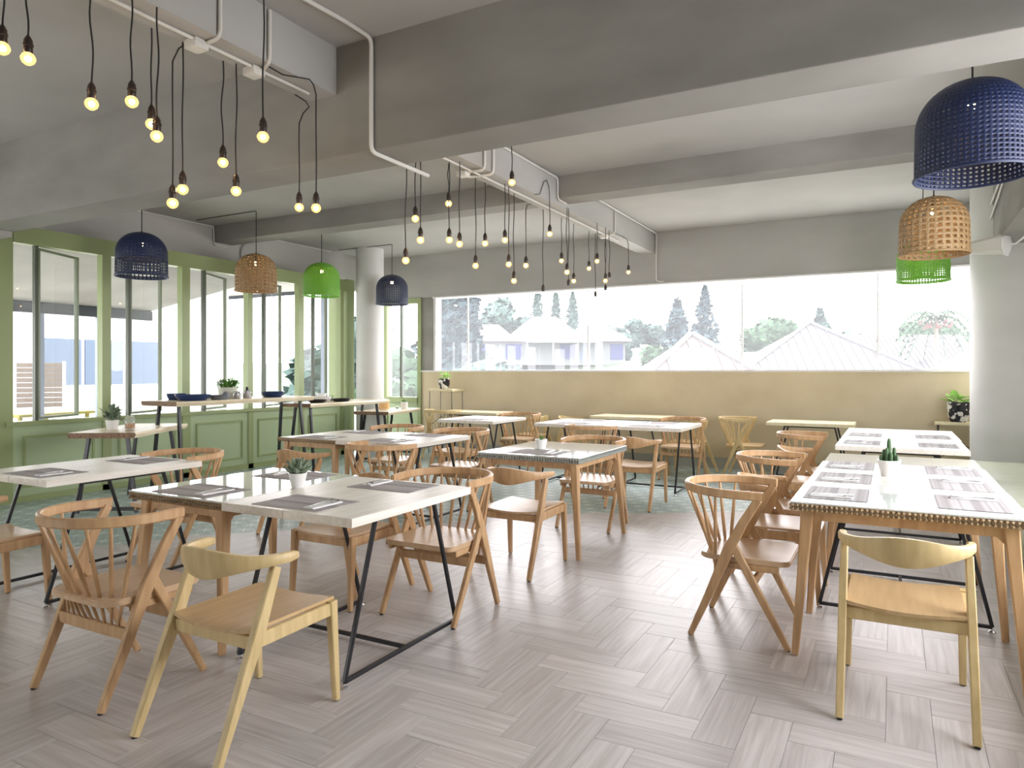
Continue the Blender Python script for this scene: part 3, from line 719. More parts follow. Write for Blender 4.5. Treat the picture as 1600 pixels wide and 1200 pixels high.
def leaf_mesh(bm, base, d, L, w, th=0.0, curl=.2, n=4):
    d = Vector(d).normalized(); up = Vector((0, 0, 1)); s = d.cross(up)
    if s.length < .05: s = Vector((1, 0, 0))
    s.normalize(); nrm = s.cross(d).normalized(); base = Vector(base); rows = []
    for k in range(n + 1):
        t = k / n; wd = w * (math.sin(math.pi * min(.97, .12 + t * .86)) ** .8) / 2
        if k == n: wd = w * .04
        p = base + d * L * t - up * curl * L * t * t
        rows.append([bm.verts.new(p - s * wd), bm.verts.new(p - nrm * (wd * .35 + th)), bm.verts.new(p + s * wd)] + ([bm.verts.new(p + nrm * th * 1.2)] if th else []))
    k2 = len(rows[0])
    for a, b in zip(rows, rows[1:]):
        for j in range(k2 if th else k2 - 1): bm.faces.new((a[j], a[(j + 1) % k2], b[(j + 1) % k2], b[j]))
    if th: bm.faces.new(rows[0]); bm.faces.new(rows[-1][::-1])
    return bm
t = pot('potted_succulent', 'grey-green rosette succulent in a white pot on the left front table', 'plant', -2.95, 2.93, TZ, taper_pot(.034, .052, .082), M['whitepot'])
bm = B(); lathe(bm, [(0, .066), (.044, .066)], 16); obj('soil', bm, M['soil'], t)
for ring, (cnt, el, L, w_) in enumerate(((7, 22, .085, .042), (6, 45, .085, .042), (5, 65, .08, .038), (2, 82, .07, .03))):
    for k in range(cnt):
        a = 2 * PI * k / cnt + ring * .5; e = R(el)
        bm = B(); leaf_mesh(bm, (0, 0, .075 + ring * .004), (math.cos(a) * math.cos(e), math.sin(a) * math.cos(e), math.sin(e)), L, w_, .006, -.12); obj('leaf', bm, M['succulent'], t, smooth=60)
t = pot('potted_cactus', 'finger cactus in a white pot on the long right table', 'plant', -.02, 5.0, TZ, taper_pot(.045, .068, .10), M['whitepot'])
bm = B(); lathe(bm, [(0, .083), (.06, .083)], 16); obj('soil', bm, M['soil'], t)
for (x, y, h, r) in ((0, 0, .155, .013), (.028, .01, .10, .011), (-.028, .008, .085, .012), (.01, -.028, .07, .011), (-.012, -.02, .10, .010), (.042, -.012, .055, .008), (-.046, -.01, .05, .009)):
    bm = B(); pr = [(0, .08)] + [(r * (1 if q < .75 else math.sqrt(max(0, 1 - ((q - .75) / .26) ** 2))), .08 + h * q) for q in (0, .25, .5, .75, .9, .98)] + [(0, .08 + h)]
    lathe(bm, pr, 8, x, y); obj('cactus_stem', bm, M['cactus'], t, smooth=60)
t = pot('potted_sprout', 'small sprouting plant in a grey-white pot on the grey-edged centre table', 'plant', -2.62, 5.38, TZ, taper_pot(.036, .052, .08), M['whitepot'])
bm = B(); lathe(bm, [(0, .064), (.044, .064)], 16); obj('soil', bm, M['soil'], t)
for k in range(7):
    a = 2 * PI * k / 7; e = R(60 + 15 * (k % 2)); bm = B(); leaf_mesh(bm, (0, 0, .06), (math.cos(a) * math.cos(e), math.sin(a) * math.cos(e), math.sin(e)), .075, .012, .001, .1); obj('leaf', bm, M['leaf'], t)
def leafy(name, label, x, y, z, prof, potm, leafm, n, spread, h, L, w_, z0, seed, group=None):
    rnd = random.Random(seed); t = pot(name, label, 'plant', x, y, z, prof, potm, group=group)
    bm = B(); lathe(bm, [(0, z0 - .005), (max(p[0] for p in prof) - .012, z0 - .005)], 14); obj('soil', bm, M['soil'], t)
    bm = B()
    for k in range(n):
        a = rnd.uniform(0, 2 * PI); r = spread * math.sqrt(rnd.random()); zz = z0 + h * rnd.random() ** .8 * (1 - .4 * r / max(spread, .001)); e = R(rnd.uniform(10, 70))
        b = (r * math.cos(a), r * math.sin(a), zz); leaf_mesh(bm, b, (math.cos(a) * math.cos(e), math.sin(a) * math.cos(e), math.sin(e)), L * rnd.uniform(.7, 1.2), w_, 0, .3, 3)
        if k % 4 == 0: tube(bm, [(b[0] * .3, b[1] * .3, z0 - .01), b], .0018, 4)
    obj('foliage', bm, leafm, t); return t
leafy('potted_herb', 'low herb planter of dense green leaves in a stone pot on the tallest counter', -7.38, 6.14, 1.10, taper_pot(.10, .118, .135), M['greypot'], M['leaf'], 230, .115, .12, .055, .024, .125, 3)
leafy('potted_plant', 'bushy small plant in a white pot beside the glass jar on the low live-edge table', -7.28, 4.58, .82, taper_pot(.05, .068, .10), M['whitepot'], M['succulent'], 50, .06, .14, .115, .045, .085, 4)
leafy('potted_plant', 'light green plant in a black and white pot on the tall corner stand', -6.99, 10.44, 1.13, [(0, 0), (.07, 0), (.10, .08), (.10, .18), (.09, .18), (.085, .16), (0, .16)], M['blackmotif'], M['lightleaf'], 26, .07, .14, .10, .06, .155, 5)
leafy('potted_plant', 'broad-leaved light green plant in a black and white pot beside the right column', .73, 10.50, .80, [(0, 0), (.09, 0), (.12, .08), (.13, .25), (.122, .25), (.118, .22), (0, .22)], M['blackmotif'], M['lightleaf'], 22, .10, .14, .14, .09, .225, 6)
leafy('potted_plant', 'dark leafed plant in a white cylinder pot on the table before the left column', -7.32, 9.72, .80, [(0, 0), (.06, 0), (.06, .12), (.053, .12), (.05, .1), (0, .1)], M['whitepot'], M['leaf'], 20, .035, .06, .06, .03, .10, 8)
# jars and bowls
def jar(name, label, x, y, z, r, h, fill, m, lid=True, group=None):
    t = thing(name, label, 'jar', (x, y, z), 0, group)
    bm = B(); lathe(bm, [(0, 0), (r * .92, 0), (r, .01), (r, h * .78), (r * .72, h * .9), (r * .72, h), (r * .66, h), (r * .66, h * .88), (r * .93, h * .76), (r * .93, .012), (0, .012)], 20); obj('body', bm, M['jarglass'] if fill else m, t, smooth=40)
    if fill: bm = B(); lathe(bm, [(0, .014), (r * .9, .014), (r * .9, h * fill), (0, h * fill + .004)], 16); obj('contents', bm, m, t, smooth=40)
    if lid: bm = B(); lathe(bm, [(0, h - .002), (r * .76, h - .002), (r * .76, h + .012), (0, h + .014)], 16); obj('lid', bm, M['greyglaze'], t, smooth=40)
    return t
jar('glass_jar', 'glass jar of dried brown pieces beside the pot on the low live-edge table', -7.10, 4.66, .82, .050, .15, .45, M['potpourri'], False)
jar('candle_jar', 'large amber jar on the table before the left column', -7.42, 9.30, .80, .095, .19, .8, M['amber'], False)
jar('small_jar', 'tiny glass jar between the amber jar and the white cylinder pot', -7.30, 9.50, .80, .032, .07, .5, M['leaf'], False)
jar('spice_jar', 'dark round jar nearest the herb planter on the tallest counter', -7.16, 5.93, 1.10, .048, .080, 0, M['greyglaze'], True, 'round jars on the tallest counter')
jar('spice_jar', 'silvery round jar between two other jars on the tallest counter', -7.14, 6.08, 1.10, .048, .075, 0, M['jarbody'], True, 'round jars on the tallest counter')
t = jar('sugar_jar', 'silvery jar with a pointed dark knob, right of the other jars on the tallest counter', -7.18, 6.27, 1.10, .052, .085, 0, M['jarbody'], True)
bm = B(); lathe(bm, [(0, .095), (.012, .095), (.02, .12), (.012, .14), (0, .145)], 12); obj('knob', bm, M['blackglaze'], t, smooth=40)
t = thing('lidded_dish', 'small dark lidded dish with upright knob left of the herb planter', 'dish', (-7.44, 5.86, 1.10))
bm = B(); lathe(bm, [(0, 0), (.05, 0), (.06, .03), (.055, .045), (0, .05)], 20); obj('body', bm, M['greyglaze'], t, smooth=40)
bm = B(); lathe(bm, [(0, .048), (.008, .048), (.01, .075), (0, .085)], 10); obj('knob', bm, M['blackglaze'], t, smooth=40)
def bowl(label, x, y, z, r, h, m, name='bowl', group=None, n=28):
    bm = B(); lathe(bm, [(0, 0), (r * .72, 0), (r * .9, h * .45), (r, h), (r - .007, h), (r * .86, h * .5), (r * .68, .012), (0, .012)], n)
    o = obj(name, bm, m, None, smooth=40, loc=(x, y, z)); return tag(o, label, 'bowl', group)
bowl('wide navy glazed bowl at the left end of the tallest counter', -7.10, 5.42, 1.10, .195, .068, M['navyglaze'], 'serving_bowl')
bowl('second navy bowl peeking out behind the wide navy one', -7.43, 5.45, 1.10, .11, .075, M['navyglaze'], 'serving_bowl')
bowl('grey shallow dish right of the navy bowls on the tallest counter', -7.04, 5.74, 1.10, .12, .055, M['greyglaze'], 'serving_dish')
bowl('navy bowl at the right end of the tallest counter', -7.16, 6.67, 1.10, .15, .072, M['navyglaze'], 'serving_bowl')
bowl('black shallow bowl, left of the two on the lower counter', -7.22, 7.55, .99, .135, .045, M['blackglaze'], 'shallow_bowl')
bowl('black shallow bowl, right of the two on the lower counter', -7.20, 8.02, .99, .14, .045, M['blackglaze'], 'shallow_bowl')
for (r_, h_, zz, lab) in ((.15, .075, .99, 'large white round dish at the bottom of the small dish pile'), (.085, .045, 1.066, 'small white bowl on top of the large white dish')):
    bowl(lab, -7.46, 7.88, zz, r_, h_, M['whitepot'], 'white_dish')
leafy('potted_sprig', 'tiny leafy sprig in a cup left of the white dishes', -7.50, 7.40, .99, taper_pot(.022, .03, .045), M['whitepot'], M['lightleaf'], 14, .025, .09, .04, .02, .04, 9)
leafy('potted_sprig', 'tiny dark sprig in a cup right of the white dishes', -7.50, 8.14, .99, taper_pot(.022, .03, .045), M['greyglaze'], M['leaf'], 14, .025, .06, .04, .02, .04, 10)

# ------------------------------------------------------------------ place settings
def spoon_bm():
    bm = B(); rows = []
    prof = [(0, .004, .0, .0), (.006, .010, -.001, .003), (.018, .0175, -.003, .007), (.034, .020, -.003, .008), (.050, .015, -.001, .005), (.062, .006, .002, .001), (.075, .0032, .004, 0), (.12, .0028, .003, 0), (.165, .005, .001, 0), (.19, .006, .0, 0), (.195, .003, .0, 0)]
    for x, w_, z, dish in prof: rows.append([bm.verts.new((x, -w_, z + .004)), bm.verts.new((x, 0, z + .004 - dish * .6)), bm.verts.new((x, w_, z + .004)), bm.verts.new((x, 0, z + .0015 - dish * .5))])
    for a, b in zip(rows, rows[1:]):
        for j in range(4): bm.faces.new((a[j], a[(j + 1) % 4], b[(j + 1) % 4], b[j]))
    bm.faces.new(rows[0]); bm.faces.new(rows[-1][::-1]); return bm
def fork_bm():
    bm = B()
    for k in range(4):
        y = -.009 + .006 * k; sweep(bm, [(0, y, .008), (.025, y, .004), (.048, y * .9, .003)], rsec(.003, .0018, .0005), up=(0, 0, 1))
    sweep(bm, [(.045, 0, .003), (.06, 0, .003), (.072, 0, .004), (.12, 0, .004), (.17, 0, .002), (.195, 0, .0015)], [rsec(.022, .002, .0005), rsec(.014, .002, .0005), rsec(.006, .003, .0005), rsec(.006, .003, .0005), rsec(.010, .002, .0005), rsec(.009, .002, .0005)], up=(0, 0, 1))
    return bm
def napkin_bm():
    bm = B(); box(bm, -.10, .10, -.034, .034, 0, .003); box(bm, -.098, .099, -.033, .030, .0032, .0062)
    bmesh.ops.rotate(bm, verts=bm.verts[:8], cent=(0, 0, 0), matrix=Matrix.Rotation(R(2), 3, 'Z')); return bm
def mat_bm():
    bm = B(); box(bm, -.215, .215, -.15, .15, 0, .0018)
    for k in range(5): box(bm, -.215, .215, -.14 + .07 * k - .002, -.14 + .07 * k + .002, .0018, .0022)
    return bm
PS = {}
def setting(x, y, rz, where, z=TZ, full=True, side=1):
    """placemat with its long side along the table edge, napkin with fork and spoon on it; local +y looks away from the diner"""
    items = [('placemat', mat_bm, M['placemat'], 'placemat', 'grey woven placemat', (0, 0, .0005), 0, 'placemats'),
             ('napkin', napkin_bm, M['napkin'], 'napkin', 'folded white paper napkin', (.13 * side, -.02, .0032), R(88), 'napkins'),
             ('spoon', spoon_bm, M['steel'], 'spoon', 'steel spoon', (.115 * side + .02, .085, .0097), R(-92), 'spoons'),
             ('fork', fork_bm, M['steel'], 'fork', 'steel fork', (.115 * side - .012, .085, .0097), R(-85), 'forks')]
    if not full: items = [items[0], items[2]]
    c, s = math.cos(rz), math.sin(rz)
    for nm, fn, m, cat, lab, (lx, ly, lz), lr, grp in items:
        if not full and nm == 'spoon': lz = .0026
        loc = (x + lx * c - ly * s, y + lx * s + ly * c, z + lz)
        if nm not in PS: o = obj(nm, fn(), m, None, smooth=35); PS[nm] = o
        else: o = PS[nm].copy(); C.objects.link(o)
        o.location = loc; o.rotation_euler = (0, 0, rz + lr)
        tag(o, lab + ' ' + where, cat, grp)
lf = 'left front table'
setting(-3.33, 2.60, UP, 'on the glass part, camera side, of the ' + lf, TZ + .001)
setting(-2.56, 2.60, UP, 'on the plank part, camera side, of the ' + lf)
setting(-3.30, 3.26, DN, 'on the glass part, far side, of the ' + lf, TZ + .001)
setting(-2.50, 3.22, DN, 'on the plank part, far side, of the ' + lf)
setting(-4.80, 2.58, UP, 'on the near side of the table at far left')
setting(-4.84, 3.28, DN, 'on the far side of the table at far left')
rt = 'long right table'
for yy, nm in ((4.14, 'nearest'), (4.78, 'middle'), (5.42, 'farthest')):
    zz = TZ + (.001 if yy < 4.5 else 0)
    setting(-.26, yy, RT, '%s on the chair side of the %s' % (nm, rt), zz)
    setting(.34, yy, LF, '%s on the bench side of the %s' % (nm, rt), zz)
ml = 'middle left table'
setting(-5.06, 5.34, UP, 'near left on the ' + ml, TZ - .008, True); setting(-4.20, 5.33, UP, 'near right on the ' + ml)
setting(-5.05, 6.02, DN, 'far left on the ' + ml, TZ - .008, True); setting(-4.22, 5.97, DN, 'far right on the ' + ml)
setting(-2.52, 5.14, UP, 'on the grey-edged centre table', TZ + .001)
setting(-5.06, 8.25, UP, 'on the small square rear table', TZ, False)
setting(-3.55, 8.24, UP, 'left on the wide rear white table', TZ, False); setting(-2.60, 8.22, UP, 'right on the wide rear white table', TZ, False)
setting(-3.55, 8.84, DN, 'far left on the wide rear white table', TZ, False); setting(-2.60, 8.82, DN, 'far right on the wide rear white table', TZ, False)
for yy, nm in ((7.25, 'on the nearer white table behind the long one'), (8.15, 'on the farther white table by the column')):
    setting(-.25, yy, RT, 'chair side ' + nm, TZ, True); setting(.35, yy, LF, 'bench side ' + nm, TZ, True)

# ------------------------------------------------------------------ bench
t = thing('banquette_bench', 'pale sage upholstered banquette along the right wall beside the long table', 'bench', (1.42, 4.4, 0))
for k, (a, b) in enumerate(((-6.6, -4.9), (-4.88, -3.2), (-3.18, -1.5), (-1.48, 0.2), (0.22, 1.9), (1.92, 3.3), (3.32, 4.9))):
    obj('seat_cushion', bbox(-.68, .46, a, b, .30, .45, .025), M['upholstery'], t, smooth=40)
    obj('front_panel', bbox(-.56, -.52, a + .003, b - .003, .02, .30, .006), M['upholstery'], t)
    if b < 4.8: obj('back_cushion', bbox(.30, .50, a + .01, b - .01, .452, .90, .03), M['upholstery'], t, smooth=40)

# ------------------------------------------------------------------ basket pendants
def shade_mesh(name, m, Rr, H, nseg, rows, holef, solid=.006, nh=8):
    bm = B(); prof = []
    for k in range(rows + 1):
        q = k / rows      # 0 bottom .. 1 top
        s = q * (H * .56 + Rr * 1.25)
        if s < H * .52: r, z = Rr * (1 - .015 * s / (H * .52)) , s
        else:
            f = (s - H * .52) / (H * .04 + Rr * 1.25); a = f * R(86); r, z = Rr * .985 * math.cos(a) ** .9, H * .52 + (H * .48) * math.sin(a)
        prof.append((max(r, .02), z))
    grid = [[bm.verts.new((r * math.cos(2 * PI * i / nseg), r * math.sin(2 * PI * i / nseg), z)) for i in range(nseg)] for r, z in prof]
    for k in range(rows):
        for i in range(nseg):
            q = [grid[k][i], grid[k][(i + 1) % nseg], grid[k + 1][(i + 1) % nseg], grid[k + 1][i]]
            hf = holef(k, i)
            if hf <= 0: bm.faces.new(q); continue
            cs = [v.co.copy() for v in q]; cen = sum(cs, Vector()) / 4
            if nh == 4:
                inn = [bm.verts.new(cen + (c - cen) * hf) for c in cs]
                for j in range(4): bm.faces.new((q[j], q[(j + 1) % 4], inn[(j + 1) % 4], inn[j]))
            else:
                inn = []
                ex, ey = (cs[1] - cs[0] + cs[2] - cs[3]) / 4, (cs[3] - cs[0] + cs[2] - cs[1]) / 4
                for j in range(8):
                    a = R(-157.5 + 45 * j); inn.append(bm.verts.new(cen + ex * math.cos(a) * hf + ey * math.sin(a) * hf))
                for j in range(4):
                    # side faces between corners, corner triangles
                    bm.faces.new((q[j], q[(j + 1) % 4], inn[(2 * j + 2) % 8], inn[(2 * j + 1) % 8]))
                    bm.faces.new((q[j], inn[(2 * j + 1) % 8], inn[(2 * j) % 8]))
    bm.faces.new(grid[-1])
    bmesh.ops.recalc_face_normals(bm, faces=bm.faces[:])
    return bm
def rim(bm, Rr):
    pts = [(Rr * math.cos(2 * PI * i / 48), Rr * math.sin(2 * PI * i / 48), .004) for i in range(48)]
    sweep(bm, pts, csec(.009, 6), up=(0, 0, 1), closed=True); return bm
def pendant(label, kind, x, y, zb, ztop, arm=None):
    t = thing('basket_pendant_lamp', label, 'lamp', (x, y, zb), 0, 'woven basket pendant lamps')
    if kind not in SH:
        Rr, H = .27, .50
        if kind == 'navy': bm = shade_mesh('shade', None, Rr, H, 60, 26, lambda k, i: .52 if k < 6 else (.34 if k % 2 == 0 else .18)); m = M['navy']
        elif kind == 'navyopen': bm = shade_mesh('shade', None, Rr, H, 40, 19, lambda k, i: .68 if 0 < k < 6 else .2, nh=4); m = M['navy']
        elif kind == 'slate': bm = shade_mesh('shade', None, Rr, H, 48, 22, lambda k, i: .5 if 0 < k < 13 else .18, nh=4); m = M['navygrey']
        elif kind == 'lime': bm = shade_mesh('shade', None, Rr, H, 56, 26, lambda k, i: (.5 if 0 < k < 18 else .2), nh=4); m = M['lime']
        else: bm = shade_mesh('shade', None, Rr, H, 28, 13, lambda k, i: .55 if k > 0 else .3); m = M['cane']
        o = obj('shade', bm, m, t, smooth=60); md = o.modifiers.new('thickness', 'SOLIDIFY'); md.thickness = .007; md.offset = -1
        SH[kind] = o; rb = rim(B(), Rr); r = obj('rim', rb, m, t, smooth=60)
        SH[kind + 'r'] = r
    else:
        for k in ('', 'r'): o = SH[kind + k].copy(); C.objects.link(o); o.parent = t
    bm = B(); lathe(bm, [(0, .40), (.02, .40), (.022, .46), (.02, .50), (.006, .515), (0, .515)], 14); obj('socket', bm, M['bakelite'], t, smooth=40)
    bm = B(); lathe(bm, [(0, .335), (.014, .338), (.028, .355), (.03, .372), (.022, .392), (.014, .402), (0, .402)], 16); o = obj('bulb', bm, M['bulb'], t, smooth=60)
    bm = B(); bmesh.ops.create_icosphere(bm, subdivisions=2, radius=.024, matrix=Matrix.Translation((0, 0, .368))); obj('glowing_core', bm, M['core'], o, smooth=60)
    bm = B()
    if arm: tube(bm, [(0, 0, .51), (0, 0, ztop - zb - .012), (-.012, 0, ztop - zb - .006), (arm, 0, ztop - zb - .006)], .005, 6)
    else: tube(bm, [(0, 0, .51), (0, 0, ztop - zb)], .005, 6)
    obj('cord', bm, M['cable'], t)
    return t
SH = {}
pendant('navy basket pendant nearest the green wall windows at left', 'navyopen', -7.45, 5.03, 2.50, ZC)
pendant('natural cane basket pendant hanging in the left row', 'cane', -7.50, 6.70, 2.51, ZC, -1.2)
pendant('lime green basket pendant hanging in the left row', 'lime', -7.50, 7.93, 2.56, ZC)
pendant('slate blue basket pendant at the far end of the left row, near the column', 'slate', -7.45, 9.55, 2.57, ZC, -1.2)
pendant('largest navy basket pendant at the upper right picture edge', 'navy', .37, 4.43, 2.46, ZC)
pendant('natural cane basket pendant behind the large navy one at right', 'cane', .31, 7.05, 2.43, ZC)
pendant('lime green basket pendant at right, half hidden behind the cane one', 'lime', .30, 9.20, 2.45, ZC, .7)

# ------------------------------------------------------------------ bare bulbs on cords
FB = [(-3.46, 1.679, 2.86), (-3.4, 1.753, 2.83), (-3.34, 2.001, 2.7), (-3.27, 2.156, 2.75), (-3.50, 2.419, 2.76), (-3.27, 2.289, 2.62), (-3.49, 2.538, 2.36), (-3.49, 2.601, 2.45), (-3.49, 2.87, 2.67), (-3.45, 2.931, 2.51), (-2.9, 2.636, 2.66), (-3.49, 3.48, 2.53), (-3.22, 3.356, 2.47)]
BBU = [(-3.46, 4.613, 2.33), (-3.4, 4.661, 2.67), (-3.34, 4.648, 2.49), (-3.46, 5.238, 2.92), (-3.4, 5.157, 2.58), (-3.34, 5.229, 2.55), (-3.49, 5.747, 2.44), (-3.49, 5.926, 2.68), (-3.34, 6.052, 2.72), (-2.9, 5.38, 3.07), (-3.36, 6.167, 2.5), (-3.44, 6.425, 2.37), (-3.49, 6.794, 2.58), (-3.24, 6.866, 2.91), (-3.49, 7.725, 2.76), (-3.22, 7.277, 2.55), (-3.49, 8.093, 2.56), (-3.49, 8.594, 2.78), (-3.22, 8.194, 2.8), (-3.22, 8.482, 2.59), (-3.22, 9.372, 2.81)]
EMP = [(-3.49, 7.221, 2.32), (-3.22, 7.32, 2.38), (-3.49, 8.818, 2.41), (-3.49, 9.198, 2.53), (-3.25, 8.7, 2.63)]
ORD = ['first', 'second', 'third', 'fourth', 'fifth', 'sixth', 'seventh', 'eighth', 'ninth', 'tenth', 'eleventh', 'twelfth', 'thirteenth', 'fourteenth', 'fifteenth', 'sixteenth', 'seventeenth', 'eighteenth', 'nineteenth', 'twentieth', 'twenty-first']
BU = {}
def hang(x, y, z, label, lit=True, pts=None, group='bare bulbs on cords', seed=0):
    """z is the bulb centre"""
    t = thing('hanging_bulb' if lit else 'empty_hanging_socket', label, 'lamp' , (x, y, z), 0, group)
    if 's' not in BU:
        bm = B(); lathe(bm, [(0, .022), (.017, .022), (.019, .028), (.019, .052), (.022, .054), (.022, .062), (.019, .064), (.018, .080), (.010, .096), (.0045, .104), (0, .104)], 14); BU['s'] = obj('socket', bm, M['bakelite'], t, smooth=40)
        bm = B(); lathe(bm, [(0, -.031), (.012, -.029), (.024, -.020), (.0305, -.006), (.0305, .004), (.024, .017), (.015, .025), (0, .027)], 16); BU['b'] = obj('bulb', bm, M['bulb'], t, smooth=60)
        bm = B(); bmesh.ops.create_icosphere(bm, subdivisions=2, radius=.014, matrix=Matrix.Translation((0, 0, -.002))); BU['c'] = obj('glowing_core', bm, M['core'], BU['b'], smooth=60)
    else:
        o = BU['s'].copy(); C.objects.link(o); o.parent = t
        if lit: o = BU['b'].copy(); C.objects.link(o); o.parent = t; o2 = BU['c'].copy(); C.objects.link(o2); o2.parent = o
    rnd = random.Random(seed); top = (3.274 if -3.53 < x < -3.20 and not (3.585 < y < 3.94) else ZC) - z
    if pts is None:
        L = top - .10; pts = []
        ph = rnd.uniform(0, 6); am = rnd.uniform(.002, .008)
        for k in range(11):
            q = k / 10; pts.append((am * math.sin(ph + q * 7) * math.sin(PI * q), am * math.cos(ph + q * 5) * math.sin(PI * q), .10 + L * q))
    bm = B(); tube(bm, pts, .0042, 6); obj('cord', bm, M['cable'], t, smooth=60)
    return t
def drop(z0, z1, n=6): return [(0.002 * math.sin(k), 0, z0 + (z1 - z0) * k / n) for k in range(n + 1)]
for i, (x, y, z) in enumerate(FB):
    lab = '%s lit bare bulb from the left in the nearer bulb cluster, hanging from its beam' % ORD[i]
    pts = None
    if i == 6: pts = drop(.10, .78) + [(0.01, .03, .86), (.05, .07, .905)]
    if i == 11: pts = drop(.10, .56) + [(.015, .02, .63), (.04, .05, .68), (.03, .03, .71), (0, -.04, .74)]
    if i == 12: pts = drop(.10, .72) + [(-.005, -.02, .78), (-.01, -.05, .80), (-.03, -.12, .79), (-.06, -.22, .775), (-.09, -.33, .80)]
    hang(x, y, z, lab, True, pts, 'bare bulbs of the nearer cluster', i)
for i, (x, y, z) in enumerate(BBU):
    lab = '%s lit bare bulb from the left in the farther bulb cluster, behind the large beam' % ORD[i]
    pts = None
    if i == 13: pts = drop(.10, .40) + [(0, -.02, .50), (.0, -.08, .56), (0, -.15, .52), (-.01, -.22, .38), (-.02, -.32, .355)]
    if i == 12: pts = drop(.10, .60) + [(.0, .03, .66), (.0, .12, .69)]
    if i == 20: pts = drop(.10, .38) + [(0, -.06, .44), (-.01, -.2, .46), (-.03, -.45, .46)]
    hang(x, y, z, lab, True, pts, 'bare bulbs of the farther cluster', 40 + i)
for i, (x, y, z) in enumerate(EMP):
    hang(x, y, z, '%s empty black bulb socket from the left, hanging before the big window' % ORD[i], False, None, 'empty hanging sockets', 80 + i)

# ------------------------------------------------------------------ conduits and small ceiling fittings
def conduit(pts, label, r=.011, m='conduit'):
    out = [Vector(pts[0])]
    for a, b, c in zip(pts, pts[1:], pts[2:]):
        a, b, c = Vector(a), Vector(b), Vector(c); e = .05
        p0 = b + (a - b).normalized() * min(e, (a - b).length * .4); p1 = b + (c - b).normalized() * min(e, (c - b).length * .4)
        for q in (0, .25, .5, .75, 1): out.append((p0 * (1 - q) ** 2 + b * 2 * q * (1 - q) + p1 * q * q))
    out.append(Vector(pts[-1])); bm = B(); tube(bm, out, r, 8)
    return tag(obj('conduit_pipe', bm, M[m], None, smooth=60), label, 'pipe', 'painted conduit pipes')
conduit([(-3.18, 0.8, 3.575), (-2.95, 3.3, 3.575), (-2.95, 3.568, 3.575), (-2.95, 3.568, 2.845), (-2.95, 4.2, 2.845)], 'pale conduit pipe crossing the ceiling and running down the large beam', .014)
conduit([(-3.245, 4.0, 3.56), (-3.245, 6.9, 3.56), (-3.245, 7.08, 3.56), (-3.245, 7.08, 3.33), (-3.245, 7.3, 3.33)], 'pale conduit pipe along the ceiling beside the long beam, nearer stretch')
conduit([(-3.22, 7.5, 3.57), (-3.22, 10.68, 3.57), (-3.22, 10.68, 2.83), (-3.1, 10.68, 2.82)], 'pale conduit pipe running down the wall above the big window')
conduit([(-3.375, 1.2, 3.257), (-3.375, 3.45, 3.257)], 'pale conduit pipe under the long beam above the nearer bulb cluster', .010)
conduit([(-3.375, 4.7, 3.257), (-3.375, 9.4, 3.257)], 'pale conduit pipe under the long beam above the farther bulb cluster', .010)
conduit([(-3.245, 2.65, 3.56), (-3.245, 2.65, 3.26), (-3.36, 2.65, 3.257)], 'short pale pipe bending under the long beam by the junction box')
conduit([(-3.245, 3.0, 3.57), (-3.245, 3.0, 3.26), (-3.36, 3.05, 3.257)], 'second short pale pipe bending under the long beam')
conduit([(-3.245, 8.9, 3.57), (-3.245, 8.9, 3.26), (-3.40, 8.9, 3.257)], 'pale bent pipe at the far end of the long beam')
for yy, nm in ((5.50, 'left'), (5.66, 'right')):
    conduit([(-3.245, yy, 3.57), (-3.245, yy, 3.255), (-3.49, yy - .03, 3.255)], '%s one of two parallel pipes bending under the long beam behind the large beam' % nm, .014)
conduit([(XF + .02, 4.2, 3.57), (XF + .02, 6.95, 3.57), (XF + .02, 7.08, 3.57), (XF + .03, 7.08, 3.30), (XF + .03, 7.3, 3.30)], 'thin grey pipe along the top of the left wall, nearer stretch', .009)
conduit([(XF + .02, 7.5, 3.57), (XF + .02, 9.55, 3.57)], 'thin grey pipe along the top of the left wall, farther stretch', .009)
conduit([(.98, 5.0, 3.5), (.98, 8.2, 3.5), (.98, 10.66, 3.2)], 'upper pale pipe on the side of the right beam')
conduit([(.98, 5.0, 3.3), (.98, 8.6, 3.35), (.98, 10.0, 3.1), (.98, 10.3, 2.9)], 'lower bent pipe on the side of the right beam')
for (x, y, lab) in ((-3.40, 2.62, 'white junction box under the long beam, nearer one'), (-3.40, 3.02, 'white junction box under the long beam, second one'), (-3.46, 5.48, 'white junction box by the two parallel pipes under the long beam'), (-3.40, 8.9, 'white junction box at the far end of the long beam')):
    o = obj('junction_box', bbox(x - .05, x + .05, y - .045, y + .045, 3.215, 3.268, .008), M['conduit'], None, smooth=40); tag(o, lab, 'box', 'junction boxes')
# wall speaker at the right column
t = thing('wall_speaker', 'white horn-shaped speaker under the right beam beside the column', 'speaker', (.93, 9.1, 2.78), R(-20))
bm = B(); pr = [(-.26, .055), (.10, .10), (.12, .11)]
sweep(bm, [(x, 0, 0) for x, r in pr], [rsec(r * 2, r * 2, .03) for x, r in pr], up=(0, 0, 1)); obj('body', bm, M['conduit'], t, smooth=30)
bm = B(); sweep(bm, [(.12, 0, 0), (.14, 0, 0), (.17, 0, 0)], [rsec(.23, .23, .06), rsec(.24, .24, .07), rsec(.14, .14, .05)], up=(0, 0, 1)); obj('front_cap', bm, M['white'], t, smooth=30)
bm = B(); tube(bm, [(.16, 0, 0), (.22, -.02, -.01), (.30, -.03, .05), (.34, -.04, .12)], .010, 6); obj('cable', bm, M['white'], t, smooth=60)
